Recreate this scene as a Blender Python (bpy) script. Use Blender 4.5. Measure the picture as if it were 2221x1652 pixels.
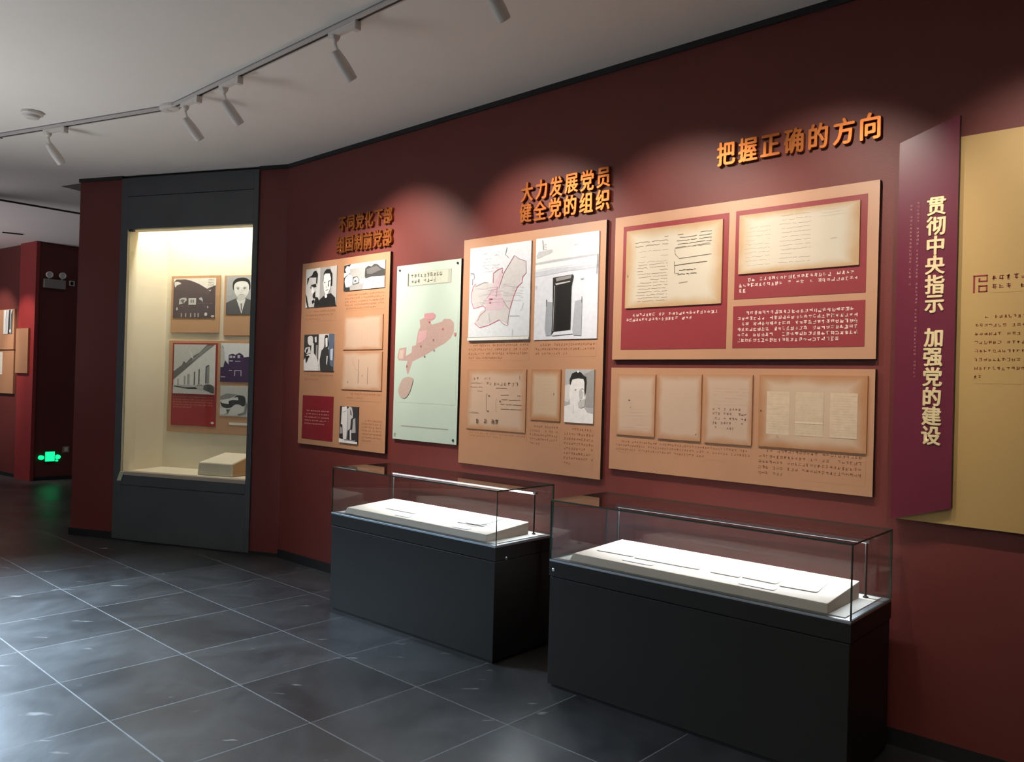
import bpy, bmesh, math, random
from mathutils import Vector, Matrix

for o in list(bpy.data.objects):
    bpy.data.objects.remove(o)
S = bpy.context.scene
C = S.collection
PI = math.pi

# ------------------------------------------------------------------ camera
cam_d = bpy.data.cameras.new('camera')
cam = bpy.data.objects.new('camera', cam_d)
C.objects.link(cam)
cam_d.sensor_fit = 'HORIZONTAL'
cam_d.sensor_width = 36.0
cam_d.lens = 36.0 * 1742.0 / 2221.0
cam_d.clip_start = 0.05
pitch, roll = 0.0061, 0.0275
Fv = Vector((0, math.cos(pitch), math.sin(pitch)))
Uv = Vector((0, -math.sin(pitch), math.cos(pitch)))
Rv = Vector((1, 0, 0))
R2 = Rv * math.cos(roll) + Uv * math.sin(roll)
U2 = -Rv * math.sin(roll) + Uv * math.cos(roll)
m = Matrix((R2, U2, -Fv)).transposed().to_4x4()
m.translation = Vector((0, 0, 1.6))
cam.matrix_world = m
S.camera = cam

# ------------------------------------------------------------------ view, world
S.view_settings.view_transform = 'Standard'
S.view_settings.look = 'None'
S.view_settings.gamma = 1.0
S.view_settings.exposure = 0.0
S.view_settings.use_curve_mapping = False
S.cycles.use_denoising = True
S.cycles.max_bounces = 8
S.cycles.diffuse_bounces = 4
S.cycles.glossy_bounces = 4
S.cycles.transparent_max_bounces = 24
S.cycles.caustics_reflective = False
S.cycles.caustics_refractive = False
S.cycles.sample_clamp_indirect = 3.0
W = bpy.data.worlds.new('world')
S.world = W
W.use_nodes = True
W.node_tree.nodes['Background'].inputs[0].default_value = (0.62, 0.78, 1.0, 1)
W.node_tree.nodes['Background'].inputs[1].default_value = 0.10

# ------------------------------------------------------------------ plan of the room
WA = 0.7424                                   # direction of the long exhibition wall
D1 = Vector((-math.cos(WA), math.sin(WA), 0))  # along it, away from the viewer
N1 = Vector((-math.sin(WA), -math.cos(WA), 0)) # out of it, into the room
O1 = -N1 * 3.947
WB = 0.3221                                   # the wall with the recessed cabinet
D2 = Vector((-math.cos(WB), math.sin(WB), 0))
N2 = Vector((-math.sin(WB), -math.cos(WB), 0))
B1 = O1 + D1 * 6.43
CEIL = 3.547


def area(name, loc, aim, sx, sy, power, col, spread=None):
    l = bpy.data.lights.new(name, 'AREA')
    l.shape = 'RECTANGLE'
    l.size, l.size_y = sx, sy
    l.energy = power
    l.color = col
    if spread: l.spread = math.radians(spread)
    o = bpy.data.objects.new(name, l)
    C.objects.link(o)
    o.location = loc
    o.rotation_euler = (Vector(aim) - Vector(loc)).to_track_quat('-Z', 'Y').to_euler()
    return o


# daylight through the glazed left side of the hall, falling on the floor,
# plus unseen upward area lights, added to brighten the ceiling more than the walls
area('daylight_left', (-6.15, 4.8, 2.3), (-3.9, 3.3, -0.2), 5.0, 1.6, 330, (0.60, 0.80, 1.0), 64)
area('ceiling_fill_left', (-6.15, 4.3, 0.7), (-3.4, 2.6, 6.2), 4.4, 1.0, 58, (0.96, 0.95, 0.96), 110)
area('ceiling_fill_far', (-10.2, 8.2, 0.7), (-6.8, 9.9, 6.0), 3.0, 1.0, 55, (1.0, 0.90, 0.94), 105)
area('ceiling_fill_entrance', (-2.6, -3.9, 0.8), (-1.8, -2.3, 5.2), 5.0, 1.2, 250, (1.0, 0.96, 0.88), 84)

# ------------------------------------------------------------------ materials
MATS = {}


def mat(name, col, rough=0.6, metal=0.0, emit=None, estr=0.0, noise=0.0, nscale=6.0, bump=0.0, bscale=80.0, spec=0.5, coat=0.0):
    if name in MATS: return MATS[name]
    m = bpy.data.materials.new(name)
    m.use_nodes = True
    nt = m.node_tree
    b = nt.nodes['Principled BSDF']
    b.inputs['Base Color'].default_value = (*col, 1)
    b.inputs['Roughness'].default_value = rough
    b.inputs['Metallic'].default_value = metal
    b.inputs['Specular IOR Level'].default_value = spec
    b.inputs['Coat Weight'].default_value = coat
    tc = nt.nodes.new('ShaderNodeTexCoord')
    if noise:
        n = nt.nodes.new('ShaderNodeTexNoise')
        n.inputs['Scale'].default_value = nscale
        n.inputs['Detail'].default_value = 5
        nt.links.new(tc.outputs['Object'], n.inputs['Vector'])
        r = nt.nodes.new('ShaderNodeMapRange')
        r.inputs['From Min'].default_value = 0.3
        r.inputs['From Max'].default_value = 0.7
        r.inputs['To Min'].default_value = 1 - noise
        r.inputs['To Max'].default_value = 1 + noise
        nt.links.new(n.outputs['Fac'], r.inputs['Value'])
        mx = nt.nodes.new('ShaderNodeVectorMath')
        mx.operation = 'SCALE'
        mx.inputs[0].default_value = col
        nt.links.new(r.outputs[0], mx.inputs['Scale'])
        nt.links.new(mx.outputs[0], b.inputs['Base Color'])
    if bump:
        n2 = nt.nodes.new('ShaderNodeTexNoise')
        n2.inputs['Scale'].default_value = bscale
        n2.inputs['Detail'].default_value = 3
        nt.links.new(tc.outputs['Object'], n2.inputs['Vector'])
        bp = nt.nodes.new('ShaderNodeBump')
        bp.inputs['Strength'].default_value = bump
        bp.inputs['Distance'].default_value = 0.004
        nt.links.new(n2.outputs['Fac'], bp.inputs['Height'])
        nt.links.new(bp.outputs[0], b.inputs['Normal'])
    if emit:
        b.inputs['Emission Color'].default_value = (*emit, 1)
        b.inputs['Emission Strength'].default_value = estr
    MATS[name] = m
    return m


RED = mat('red_wall_paint', (0.135, 0.026, 0.021), 0.50, spec=0.4, noise=0.06, nscale=1.5, bump=0.12, bscale=140)
REDB = mat('bright_red_paint', (0.28, 0.026, 0.026), 0.5, noise=0.04, nscale=2)
WHITE = mat('ceiling_white', (0.87, 0.85, 0.80), 0.9, noise=0.03, nscale=0.7)
CHAR = mat('charcoal_lacquer', (0.0150, 0.0143, 0.0135), 0.5, spec=0.3, noise=0.08, nscale=3, bump=0.05, bscale=220)
CHARB = mat('cabinet_charcoal', (0.072, 0.078, 0.086), 0.45, spec=0.4,  noise=0.08, nscale=3, bump=0.05, bscale=220)
BLACK = mat('black_trim', (0.006, 0.006, 0.007), 0.55, noise=0.05)
TAN = mat('tan_board', (0.42, 0.213, 0.110), 0.5, spec=1.0, noise=0.04, nscale=3)
TANW = mat('tan_board_case', (0.52, 0.30, 0.17), 0.55, noise=0.04, nscale=3)
EDGE = mat('board_edge_dark', (0.02, 0.012, 0.01), 0.6, noise=0.05)
YEL = mat('ochre_board', (0.45, 0.295, 0.105), 0.5, noise=0.03, nscale=2)
WINE = mat('wine_board', (0.115, 0.006, 0.026), 0.36, noise=0.04, nscale=2)
MINT = mat('mint_board', (0.44, 0.55, 0.485), 0.45, noise=0.03, nscale=2)
CARD = mat('red_card', (0.24, 0.028, 0.034), 0.40, noise=0.04, nscale=3)
GOLD = mat('gilt_copper', (0.36, 0.118, 0.034), 0.42, metal=0.95, noise=0.12, nscale=9)
PALEG = mat('pale_gilt', (0.80, 0.66, 0.38), 0.35, metal=0.25, noise=0.1, nscale=20)
LAMPW = mat('lamp_white', (0.66, 0.63, 0.60), 0.5, noise=0.03)
TRACKW = mat('track_white', (0.55, 0.53, 0.52), 0.5, noise=0.03)
CREAM = mat('cream_liner', (0.82, 0.745, 0.585), 0.7, noise=0.03, nscale=2)
CREAML = mat('cream_riser', (0.80, 0.72, 0.58), 0.6, noise=0.03, nscale=3)
DECK = mat('case_deck_white', (0.62, 0.60, 0.56), 0.6, noise=0.03)
RISER = mat('riser_cloth', (0.82, 0.71, 0.63), 0.8, noise=0.03, nscale=8, bump=0.1, bscale=300)
PAPER = mat('white_paper', (0.84, 0.83, 0.80), 0.7, noise=0.03, nscale=12)
CAPT = mat('grey_caption', (0.58, 0.59, 0.65), 0.6, noise=0.03)
STEEL = mat('brushed_steel', (0.55, 0.57, 0.6), 0.3, metal=0.9, noise=0.05)
GEDGE = mat('glass_edge_green', (0.035, 0.075, 0.060), 0.2, noise=0.05)
PGREEN = mat('pale_green_clamp', (0.50, 0.56, 0.40), 0.4, noise=0.05)
GREYB = mat('grey_plastic', (0.30, 0.27, 0.26), 0.5, noise=0.05)
LED = mat('led_strip', (0.9, 0.9, 0.9), 0.5, emit=(0.85, 0.93, 1.0), estr=5.0, noise=0.01)
LAMPE = mat('lamp_lens', (0.9, 0.85, 0.7), 0.5, emit=(1.0, 0.87, 0.68), estr=12.0, noise=0.01)
GREENE = mat('green_sign_light', (0.02, 0.6, 0.25), 0.5, emit=(0.01, 1.0, 0.33), estr=1.25, noise=0.01)
DUN = mat('dull_gilt_box', (0.30, 0.22, 0.15), 0.5, noise=0.2, nscale=30)
INDICATOR = mat('lock_chrome', (0.85, 0.88, 0.95), 0.15, metal=0.8, noise=0.02)


def ink_mat():
    m = bpy.data.materials.new('printed_ink')
    m.use_nodes = True
    nt = m.node_tree
    b = nt.nodes['Principled BSDF']
    a = nt.nodes.new('ShaderNodeAttribute')
    a.attribute_name = 'ink'
    tc = nt.nodes.new('ShaderNodeTexCoord')
    n = nt.nodes.new('ShaderNodeTexNoise')
    n.inputs['Scale'].default_value = 45
    n.inputs['Detail'].default_value = 6
    nt.links.new(tc.outputs['Object'], n.inputs['Vector'])
    r = nt.nodes.new('ShaderNodeMapRange')
    r.inputs['From Min'].default_value = 0.3
    r.inputs['From Max'].default_value = 0.7
    r.inputs['To Min'].default_value = 0.94
    r.inputs['To Max'].default_value = 1.05
    nt.links.new(n.outputs['Fac'], r.inputs['Value'])
    mx = nt.nodes.new('ShaderNodeVectorMath')
    mx.operation = 'SCALE'
    nt.links.new(a.outputs['Color'], mx.inputs[0])
    nt.links.new(r.outputs[0], mx.inputs['Scale'])
    nt.links.new(mx.outputs[0], b.inputs['Base Color'])
    b.inputs['Roughness'].default_value = 0.5
    b.inputs['Specular IOR Level'].default_value = 0.3
    return m


INK = ink_mat()


def paper_mat(name, mid, edge, width, soft=0.5):
    """aged paper, browned along its edges (stain of the sheet itself)"""
    m = bpy.data.materials.new(name)
    m.use_nodes = True
    nt = m.node_tree
    L = nt.links
    b = nt.nodes['Principled BSDF']
    tc = nt.nodes.new('ShaderNodeTexCoord')
    sp = nt.nodes.new('ShaderNodeSeparateXYZ')
    L.new(tc.outputs['Generated'], sp.inputs[0])

    def mth(op, a, c):
        n = nt.nodes.new('ShaderNodeMath')
        n.operation = op
        for i, v in enumerate((a, c)):
            if isinstance(v, (int, float)): n.inputs[i].default_value = v
            else: L.new(v, n.inputs[i])
        return n.outputs[0]
    ns = nt.nodes.new('ShaderNodeTexNoise')
    ns.inputs['Scale'].default_value = 7
    ns.inputs['Detail'].default_value = 4
    L.new(tc.outputs['Object'], ns.inputs['Vector'])
    x, z = sp.outputs['X'], sp.outputs['Z']
    e = mth('MINIMUM', mth('MINIMUM', x, mth('SUBTRACT', 1, x)), mth('MINIMUM', z, mth('SUBTRACT', 1, z)))
    e = mth('ADD', e, mth('MULTIPLY', mth('SUBTRACT', ns.outputs['Fac'], 0.5), 0.12))
    r = nt.nodes.new('ShaderNodeMapRange')
    r.interpolation_type = 'SMOOTHSTEP'
    r.inputs['From Min'].default_value = -0.01
    r.inputs['From Max'].default_value = width
    L.new(e, r.inputs['Value'])
    mx = nt.nodes.new('ShaderNodeMix')
    mx.data_type = 'RGBA'
    mx.inputs[6].default_value = (*edge, 1)
    mx.inputs[7].default_value = (*mid, 1)
    L.new(r.outputs[0], mx.inputs[0])
    L.new(mx.outputs[2], b.inputs['Base Color'])
    b.inputs['Roughness'].default_value = 0.5
    return m


AGED_L = paper_mat('aged_paper_light', (0.55, 0.50, 0.40), (0.44, 0.28, 0.14), 0.15)
AGED_M = paper_mat('aged_paper_tan', (0.50, 0.37, 0.26), (0.37, 0.17, 0.07), 0.17)
AGED_P = paper_mat('aged_paper_pink', (0.48, 0.345, 0.255), (0.40, 0.21, 0.11), 0.13)


def glass_mat():
    m = bpy.data.materials.new('clear_glass')
    m.use_nodes = True
    nt = m.node_tree
    nt.nodes.remove(nt.nodes['Principled BSDF'])
    out = nt.nodes['Material Output']
    tr = nt.nodes.new('ShaderNodeBsdfTransparent')
    tr.inputs[0].default_value = (0.955, 0.975, 0.965, 1)
    gl = nt.nodes.new('ShaderNodeBsdfGlossy')
    gl.inputs['Roughness'].default_value = 0.015
    ge = nt.nodes.new('ShaderNodeNewGeometry')
    dt = nt.nodes.new('ShaderNodeVectorMath')
    dt.operation = 'DOT_PRODUCT'
    nt.links.new(ge.outputs['Normal'], dt.inputs[0])
    nt.links.new(ge.outputs['Incoming'], dt.inputs[1])

    def mth(op, a, c=0.0):
        n = nt.nodes.new('ShaderNodeMath')
        n.operation = op
        for i, v in enumerate((a, c)):
            if isinstance(v, (int, float)): n.inputs[i].default_value = v
            else: nt.links.new(v, n.inputs[i])
        return n.outputs[0]
    # Schlick reflectance of a glass surface, the same from either side
    f5 = mth('POWER', mth('SUBTRACT', 1.0, mth('ABSOLUTE', dt.outputs['Value'])), 5.0)
    fr = nt.nodes.new('ShaderNodeMath')
    fr.operation = 'ADD'
    nt.links.new(mth('MULTIPLY', f5, 0.96), fr.inputs[0])
    fr.inputs[1].default_value = 0.04
    mx = nt.nodes.new('ShaderNodeMixShader')
    nt.links.new(fr.outputs[0], mx.inputs[0])
    nt.links.new(tr.outputs[0], mx.inputs[1])
    nt.links.new(gl.outputs[0], mx.inputs[2])
    nt.links.new(mx.outputs[0], out.inputs[0])
    return m


GLASS = glass_mat()


def floor_mat():
    """650 mm slate tiles laid parallel to the exhibition wall, pale worn joints"""
    m = bpy.data.materials.new('slate_tiles')
    m.use_nodes = True
    nt = m.node_tree
    L = nt.links
    N = nt.nodes.new
    b = nt.nodes['Principled BSDF']
    tc = N('ShaderNodeTexCoord')

    def mth(op, a, c=None, d=None):
        n = N('ShaderNodeMath')
        n.operation = op
        for i, v in enumerate((a, c, d)):
            if v is None: continue
            if isinstance(v, (int, float)): n.inputs[i].default_value = v
            else: L.new(v, n.inputs[i])
        return n.outputs[0]

    def dot(v, off):
        d = N('ShaderNodeVectorMath')
        d.operation = 'DOT_PRODUCT'
        L.new(tc.outputs['Object'], d.inputs[0])
        d.inputs[1].default_value = v
        return mth('ADD', d.outputs['Value'], off)
    T = 0.652
    s = mth('DIVIDE', dot(D1, -O1.dot(D1) - 3.86 + T * 40), T)
    q = mth('DIVIDE', dot(N1, 3.947 - 1.128 + T * 40), T)
    fs, fq = mth('FRACT', s), mth('FRACT', q)
    es = mth('MINIMUM', fs, mth('SUBTRACT', 1, fs))
    eq = mth('MINIMUM', fq, mth('SUBTRACT', 1, fq))
    ww = N('ShaderNodeTexNoise')
    ww.inputs['Scale'].default_value = 3.0
    L.new(tc.outputs['Object'], ww.inputs['Vector'])
    wob = mth('MULTIPLY', mth('SUBTRACT', ww.outputs['Fac'], 0.5), 0.004)
    jq = mth('LESS_THAN', mth('ADD', eq, wob), 0.0058)
    js = mth('LESS_THAN', mth('ADD', es, wob), 0.0045)
    joint = mth('MAXIMUM', jq, js)
    # every tile its own tone
    cmb = N('ShaderNodeCombineXYZ')
    L.new(mth('FLOOR', s), cmb.inputs[0])
    L.new(mth('FLOOR', q), cmb.inputs[1])
    wn = N('ShaderNodeTexWhiteNoise')
    L.new(cmb.outputs[0], wn.inputs['Vector'])
    n1 = N('ShaderNodeTexNoise')
    n1.inputs['Scale'].default_value = 1.8
    n1.inputs['Detail'].default_value = 8
    n1.inputs['Roughness'].default_value = 0.62
    n1.inputs['Distortion'].default_value = 0.8
    L.new(tc.outputs['Object'], n1.inputs['Vector'])
    n2 = N('ShaderNodeTexNoise')
    n2.inputs['Scale'].default_value = 14
    n2.inputs['Detail'].default_value = 6
    mp = N('ShaderNodeMapping')
    mp.inputs['Rotation'].default_value = (0, 0, 0.5)
    mp.inputs['Scale'].default_value = (1, 0.35, 1)
    L.new(tc.outputs['Object'], mp.inputs[0])
    L.new(mp.outputs[0], n2.inputs['Vector'])
    cr = N('ShaderNodeValToRGB')
    cr.color_ramp.elements[0].position = 0.3
    cr.color_ramp.elements[0].color = (0.024, 0.025, 0.026, 1)
    cr.color_ramp.elements[1].position = 0.75
    cr.color_ramp.elements[1].color = (0.066, 0.068, 0.069, 1)
    L.new(mth('ADD', mth('ADD', n1.outputs['Fac'], mth('MULTIPLY', mth('SUBTRACT', wn.outputs['Value'], 0.5), 0.22)),
              mth('MULTIPLY', mth('SUBTRACT', n2.outputs['Fac'], 0.5), 0.25)), cr.inputs[0])
    # small pale scuffs
    n3 = N('ShaderNodeTexNoise')
    n3.inputs['Scale'].default_value = 5.5
    n3.inputs['Detail'].default_value = 3
    mp3 = N('ShaderNodeMapping')
    mp3.inputs['Scale'].default_value = (0.7, 2.0, 1)
    L.new(tc.outputs['Object'], mp3.inputs[0])
    L.new(mp3.outputs[0], n3.inputs['Vector'])
    r3 = N('ShaderNodeMapRange')
    r3.inputs['From Min'].default_value = 0.685
    r3.inputs['From Max'].default_value = 0.745
    L.new(n3.outputs['Fac'], r3.inputs['Value'])
    m0 = N('ShaderNodeMix')
    m0.data_type = 'RGBA'
    L.new(mth('MULTIPLY', r3.outputs[0], 0.7), m0.inputs[0])
    L.new(cr.outputs[0], m0.inputs[6])
    m0.inputs[7].default_value = (0.30, 0.30, 0.29, 1)
    mx = N('ShaderNodeMix')
    mx.data_type = 'RGBA'
    L.new(mth('MULTIPLY', joint, 0.8), mx.inputs[0])
    L.new(m0.outputs[2], mx.inputs[6])
    mx.inputs[7].default_value = (0.16, 0.16, 0.16, 1)
    L.new(mx.outputs[2], b.inputs['Base Color'])
    rr = N('ShaderNodeMapRange')
    rr.inputs['To Min'].default_value = 0.26
    rr.inputs['To Max'].default_value = 0.46
    L.new(n1.outputs['Fac'], rr.inputs['Value'])
    L.new(mth('MAXIMUM', rr.outputs[0], mth('MULTIPLY', joint, 0.7)), b.inputs['Roughness'])
    b.inputs['Specular IOR Level'].default_value = 0.5
    bp = N('ShaderNodeBump')
    bp.inputs['Strength'].default_value = 0.35
    bp.inputs['Distance'].default_value = 0.004
    L.new(mth('ADD', n2.outputs['Fac'], mth('MULTIPLY', n1.outputs['Fac'], 1.5)), bp.inputs['Height'])
    L.new(bp.outputs[0], b.inputs['Normal'])
    return m


FLOOR = floor_mat()

# ------------------------------------------------------------------ builders


def empty(name, label, cat, loc, rotz=0.0, group=None):
    o = bpy.data.objects.new(name, None)
    o.empty_display_size = 0.1
    C.objects.link(o)
    o.location = loc
    o.rotation_euler = (0, 0, rotz)
    o['label'] = label
    o['category'] = cat
    if group: o['group'] = group
    return o


def tag(o, label, cat, group=None):
    o['label'] = label
    o['category'] = cat
    if group: o['group'] = group
    return o


def finish(name, bm, mats, parent=None, smooth=False, loc=None, rotz=0.0, bevel=0.0, segs=2):
    bmesh.ops.recalc_face_normals(bm, faces=bm.faces[:]) if bevel >= 0 and not getattr(bm, '_keep', False) else None
    me = bpy.data.meshes.new(name)
    bm.to_mesh(me)
    bm.free()
    for mm in (mats if isinstance(mats, (list, tuple)) else [mats]): me.materials.append(mm)
    o = bpy.data.objects.new(name, me)
    C.objects.link(o)
    if parent: o.parent = parent
    if loc is not None: o.location = loc
    if rotz: o.rotation_euler = (0, 0, rotz)
    if smooth:
        for p in me.polygons: p.use_smooth = True
    if bevel > 0:
        md = o.modifiers.new('bevel', 'BEVEL')
        md.width = bevel
        md.segments = segs
        md.limit_method = 'ANGLE'
        md.angle_limit = math.radians(40)
    return o


def bx(bm, x0, x1, y0, y1, z0, z1, mi=0):
    vs = [bm.verts.new(p) for p in ((x0, y0, z0), (x1, y0, z0), (x1, y1, z0), (x0, y1, z0),
                                    (x0, y0, z1), (x1, y0, z1), (x1, y1, z1), (x0, y1, z1))]
    fs = []
    for f in ((3, 2, 1, 0), (4, 5, 6, 7), (0, 1, 5, 4), (1, 2, 6, 5), (2, 3, 7, 6), (3, 0, 4, 7)):
        q = bm.faces.new([vs[i] for i in f])
        q.material_index = mi
        fs.append(q)
    return fs


def box(name, x0, x1, y0, y1, z0, z1, mm, parent=None, bevel=0.0, **k):
    bm = bmesh.new()
    bx(bm, x0, x1, y0, y1, z0, z1)
    return finish(name, bm, mm, parent, bevel=bevel, **k)


def prism(bm, pts, y0, y1, mi=0):
    """polygon in x,z pushed from y0 (front) to y1 (back)"""
    a = [bm.verts.new((x, y0, z)) for x, z in pts]
    b = [bm.verts.new((x, y1, z)) for x, z in pts]
    n = len(pts)
    fs = [bm.faces.new(a), bm.faces.new(b[::-1])]
    for i in range(n):
        fs.append(bm.faces.new((a[i], b[i], b[(i + 1) % n], a[(i + 1) % n])))
    for f in fs: f.material_index = mi
    return fs


def prismz(bm, pts, z0, z1, mi=0):
    a = [bm.verts.new((x, y, z0)) for x, y in pts]
    b = [bm.verts.new((x, y, z1)) for x, y in pts]
    n = len(pts)
    fs = [bm.faces.new(a[::-1]), bm.faces.new(b)]
    for i in range(n):
        fs.append(bm.faces.new((a[i], a[(i + 1) % n], b[(i + 1) % n], b[i])))
    for f in fs: f.material_index = mi
    return fs


def lathe(bm, prof, axis0, axisd, n=20, mi=0, caps=True):
    """prof: list of (t, r) along axis from point axis0 in direction axisd"""
    d = Vector(axisd).normalized()
    u = d.orthogonal().normalized()
    v = d.cross(u)
    rings = []
    for t, r in prof:
        c = Vector(axis0) + d * t
        rings.append([bm.verts.new(c + (u * math.cos(2 * PI * i / n) + v * math.sin(2 * PI * i / n)) * r) for i in range(n)])
    fs = []
    for a, b in zip(rings, rings[1:]):
        for i in range(n):
            fs.append(bm.faces.new((a[i], a[(i + 1) % n], b[(i + 1) % n], b[i])))
    if caps:
        fs.append(bm.faces.new(rings[0][::-1]))
        fs.append(bm.faces.new(rings[-1]))
    for f in fs: f.material_index = mi
    return fs


def tube(bm, pts, r, n=10, mi=0):
    pts = [Vector(p) for p in pts]
    rings = []
    for i, p in enumerate(pts):
        d = (pts[min(i + 1, len(pts) - 1)] - pts[max(i - 1, 0)]).normalized()
        u = d.orthogonal().normalized() if i == 0 else (pu - d * pu.dot(d)).normalized()
        pu = u
        v = d.cross(u)
        rings.append([bm.verts.new(p + (u * math.cos(2 * PI * k / n) + v * math.sin(2 * PI * k / n)) * r) for k in range(n)])
    for a, b in zip(rings, rings[1:]):
        for k in range(n):
            bm.faces.new((a[k], a[(k + 1) % n], b[(k + 1) % n], b[k])).material_index = mi
    bm.faces.new(rings[0][::-1]).material_index = mi
    bm.faces.new(rings[-1]).material_index = mi


def smoothpts(pts, n=4):
    out = []
    N = len(pts)
    for i in range(N):
        p0, p1, p2, p3 = (Vector(pts[(i + k - 1) % N]) for k in range(4))
        for j in range(n):
            t = j / n
            out.append(0.5 * ((2 * p1) + (-p0 + p2) * t + (2 * p0 - 5 * p1 + 4 * p2 - p3) * t * t + (-p0 + 3 * p1 - 3 * p2 + p3) * t ** 3))
    return [(p.x, p.y) for p in out]


def line_poly(pts, w):
    """a stroke of width w along pts (normalised or metric 2D)"""
    pts = [Vector(p) for p in pts]
    L, R = [], []
    for i, p in enumerate(pts):
        d = (pts[min(i + 1, len(pts) - 1)] - pts[max(i - 1, 0)])
        d = d.normalized() if d.length else Vector((1, 0))
        nn = Vector((-d.y, d.x)) * w / 2
        L.append(p + nn)
        R.append(p - nn)
    return L, R


class Print:
    """a flat print: a thin board x0..x1, z0..z1 (front face at y) whose image is made of inked shapes.
    Shapes use u (0..1 to the right) and v (0..1 downward)."""

    def __init__(self, x0, x1, z0, z1, y, t, col=None, base=None, edge=None):
        self.x0, self.x1, self.z0, self.z1, self.y = x0, x1, z0, z1, y
        self.bm = bmesh.new()
        self.col = self.bm.loops.layers.float_color.new('ink')
        self.k = 0
        self.mats = [base or INK, INK, edge or EDGE]
        for f in bx(self.bm, x0, x1, y, y + t, z0, z1):
            f.material_index = 0
            for l in f.loops: l[self.col] = (*(col or (0.8, 0.8, 0.8)), 1)
        self.asp = (x1 - x0) / (z1 - z0)

    def P(self, u, v):
        return (self.x0 + u * (self.x1 - self.x0), self.y - 0.0003 * self.k, self.z1 - v * (self.z1 - self.z0))

    def face(self, pts, c):
        f = self.bm.faces.new([self.bm.verts.new(self.P(min(max(u, 0), 1), min(max(v, 0), 1))) for u, v in pts][::-1])
        f.material_index = 1
        if isinstance(c, (int, float)): c = (c, c, c)
        for l in f.loops: l[self.col] = (*c, 1)

    def poly(self, c, *pts, s=0):
        self.k += 1
        self.face(smoothpts(pts, 4) if s else pts, c)
        return self

    def rect(self, c, u0, v0, u1, v1):
        return self.poly(c, (u0, v0), (u1, v0), (u1, v1), (u0, v1))

    def oval(self, c, u, v, ru, rv, n=20):
        return self.poly(c, *[(u + ru * math.cos(2 * PI * i / n), v + rv * math.sin(2 * PI * i / n)) for i in range(n)])

    def line(self, c, w, *pts, s=0):
        """w in fraction of the height"""
        self.k += 1
        q = [(u * self.asp, v) for u, v in pts]
        L, R = line_poly(q, w)
        for i in range(len(q) - 1):
            self.face([(p.x / self.asp, p.y) for p in (L[i], L[i + 1], R[i + 1], R[i])], c)
        return self

    def rows(self, c, u0, v0, u1, v1, n, seed=1, ratio=1.0, fill=0.62, indent=True, last=0.5, hs=None, gap=0.06):
        """rows of tiny illegible writing: every cell a knot of strokes"""
        r = random.Random(seed)
        self.k += 1
        H = (v1 - v0) / n
        gh = H * fill
        gw = gh * ratio / self.asp
        for i in range(n):
            vv = v0 + i * H
            uu = u0 + (gw * 2.4 if indent and i == 0 else 0)
            end = u1 if i < n - 1 else u0 + (u1 - u0) * last
            while uu + gw <= end + 1e-6:
                if r.random() > gap:
                    lw = gw * 0.15
                    lh = gh * 0.12
                    for _ in range(r.choice((1, 2, 2, 3))):      # uprights
                        x = uu + r.uniform(0.08, 0.78) * gw
                        a = r.uniform(0, 0.35) * gh
                        bb = r.uniform(0.65, 1.0) * gh
                        self.face([(x, vv + a), (x + lw, vv + a), (x + lw, vv + bb), (x, vv + bb)], c)
                    for _ in range(r.choice((2, 2, 3))):         # crossbars
                        y = vv + r.uniform(0.03, 0.9) * gh
                        a = uu + r.uniform(0.0, 0.25) * gw
                        bb = uu + r.uniform(0.6, 0.92) * gw
                        self.face([(a, y), (bb, y), (bb, y + lh), (a, y + lh)], c)
                uu += gw * 1.12
        return self

    def script(self, c, u0, v0, u1, v1, n, seed=1, w=0.006, wob=0.008, vertical=False, p=0.15):
        """lines of thin faded handwriting"""
        r = random.Random(seed)
        self.k += 1
        for i in range(n):
            t = (i + 0.5) / n
            a = 0.0 + (r.random() * 0.15)
            while a < 1:
                ln = r.uniform(0.08, 0.5)
                bnd = min(1, a + ln)
                pts = []
                k = max(2, int((bnd - a) * 14))
                for j in range(k + 1):
                    q = a + (bnd - a) * j / k
                    off = r.uniform(-wob, wob)
                    if vertical: pts.append((u0 + (u1 - u0) * t + off, v0 + (v1 - v0) * q))
                    else: pts.append((u0 + (u1 - u0) * q, v0 + (v1 - v0) * t + off))
                if r.random() > p:
                    qq = [(x * self.asp, y) for x, y in pts]
                    L, R = line_poly(qq, w)
                    for j in range(len(qq) - 1):
                        self.face([(z.x / self.asp, z.y) for z in (L[j], L[j + 1], R[j + 1], R[j])], c)
                a = bnd + r.uniform(0.02, 0.08)
        return self

    def done(self, name, parent, label=None):
        # outer faces were made with consistent winding, keep them
        me = bpy.data.meshes.new(name)
        self.bm.to_mesh(me)
        self.bm.free()
        for mm in self.mats: me.materials.append(mm)
        o = bpy.data.objects.new(name, me)
        C.objects.link(o)
        o.parent = parent
        if label: o['label'] = label
        return o


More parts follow.
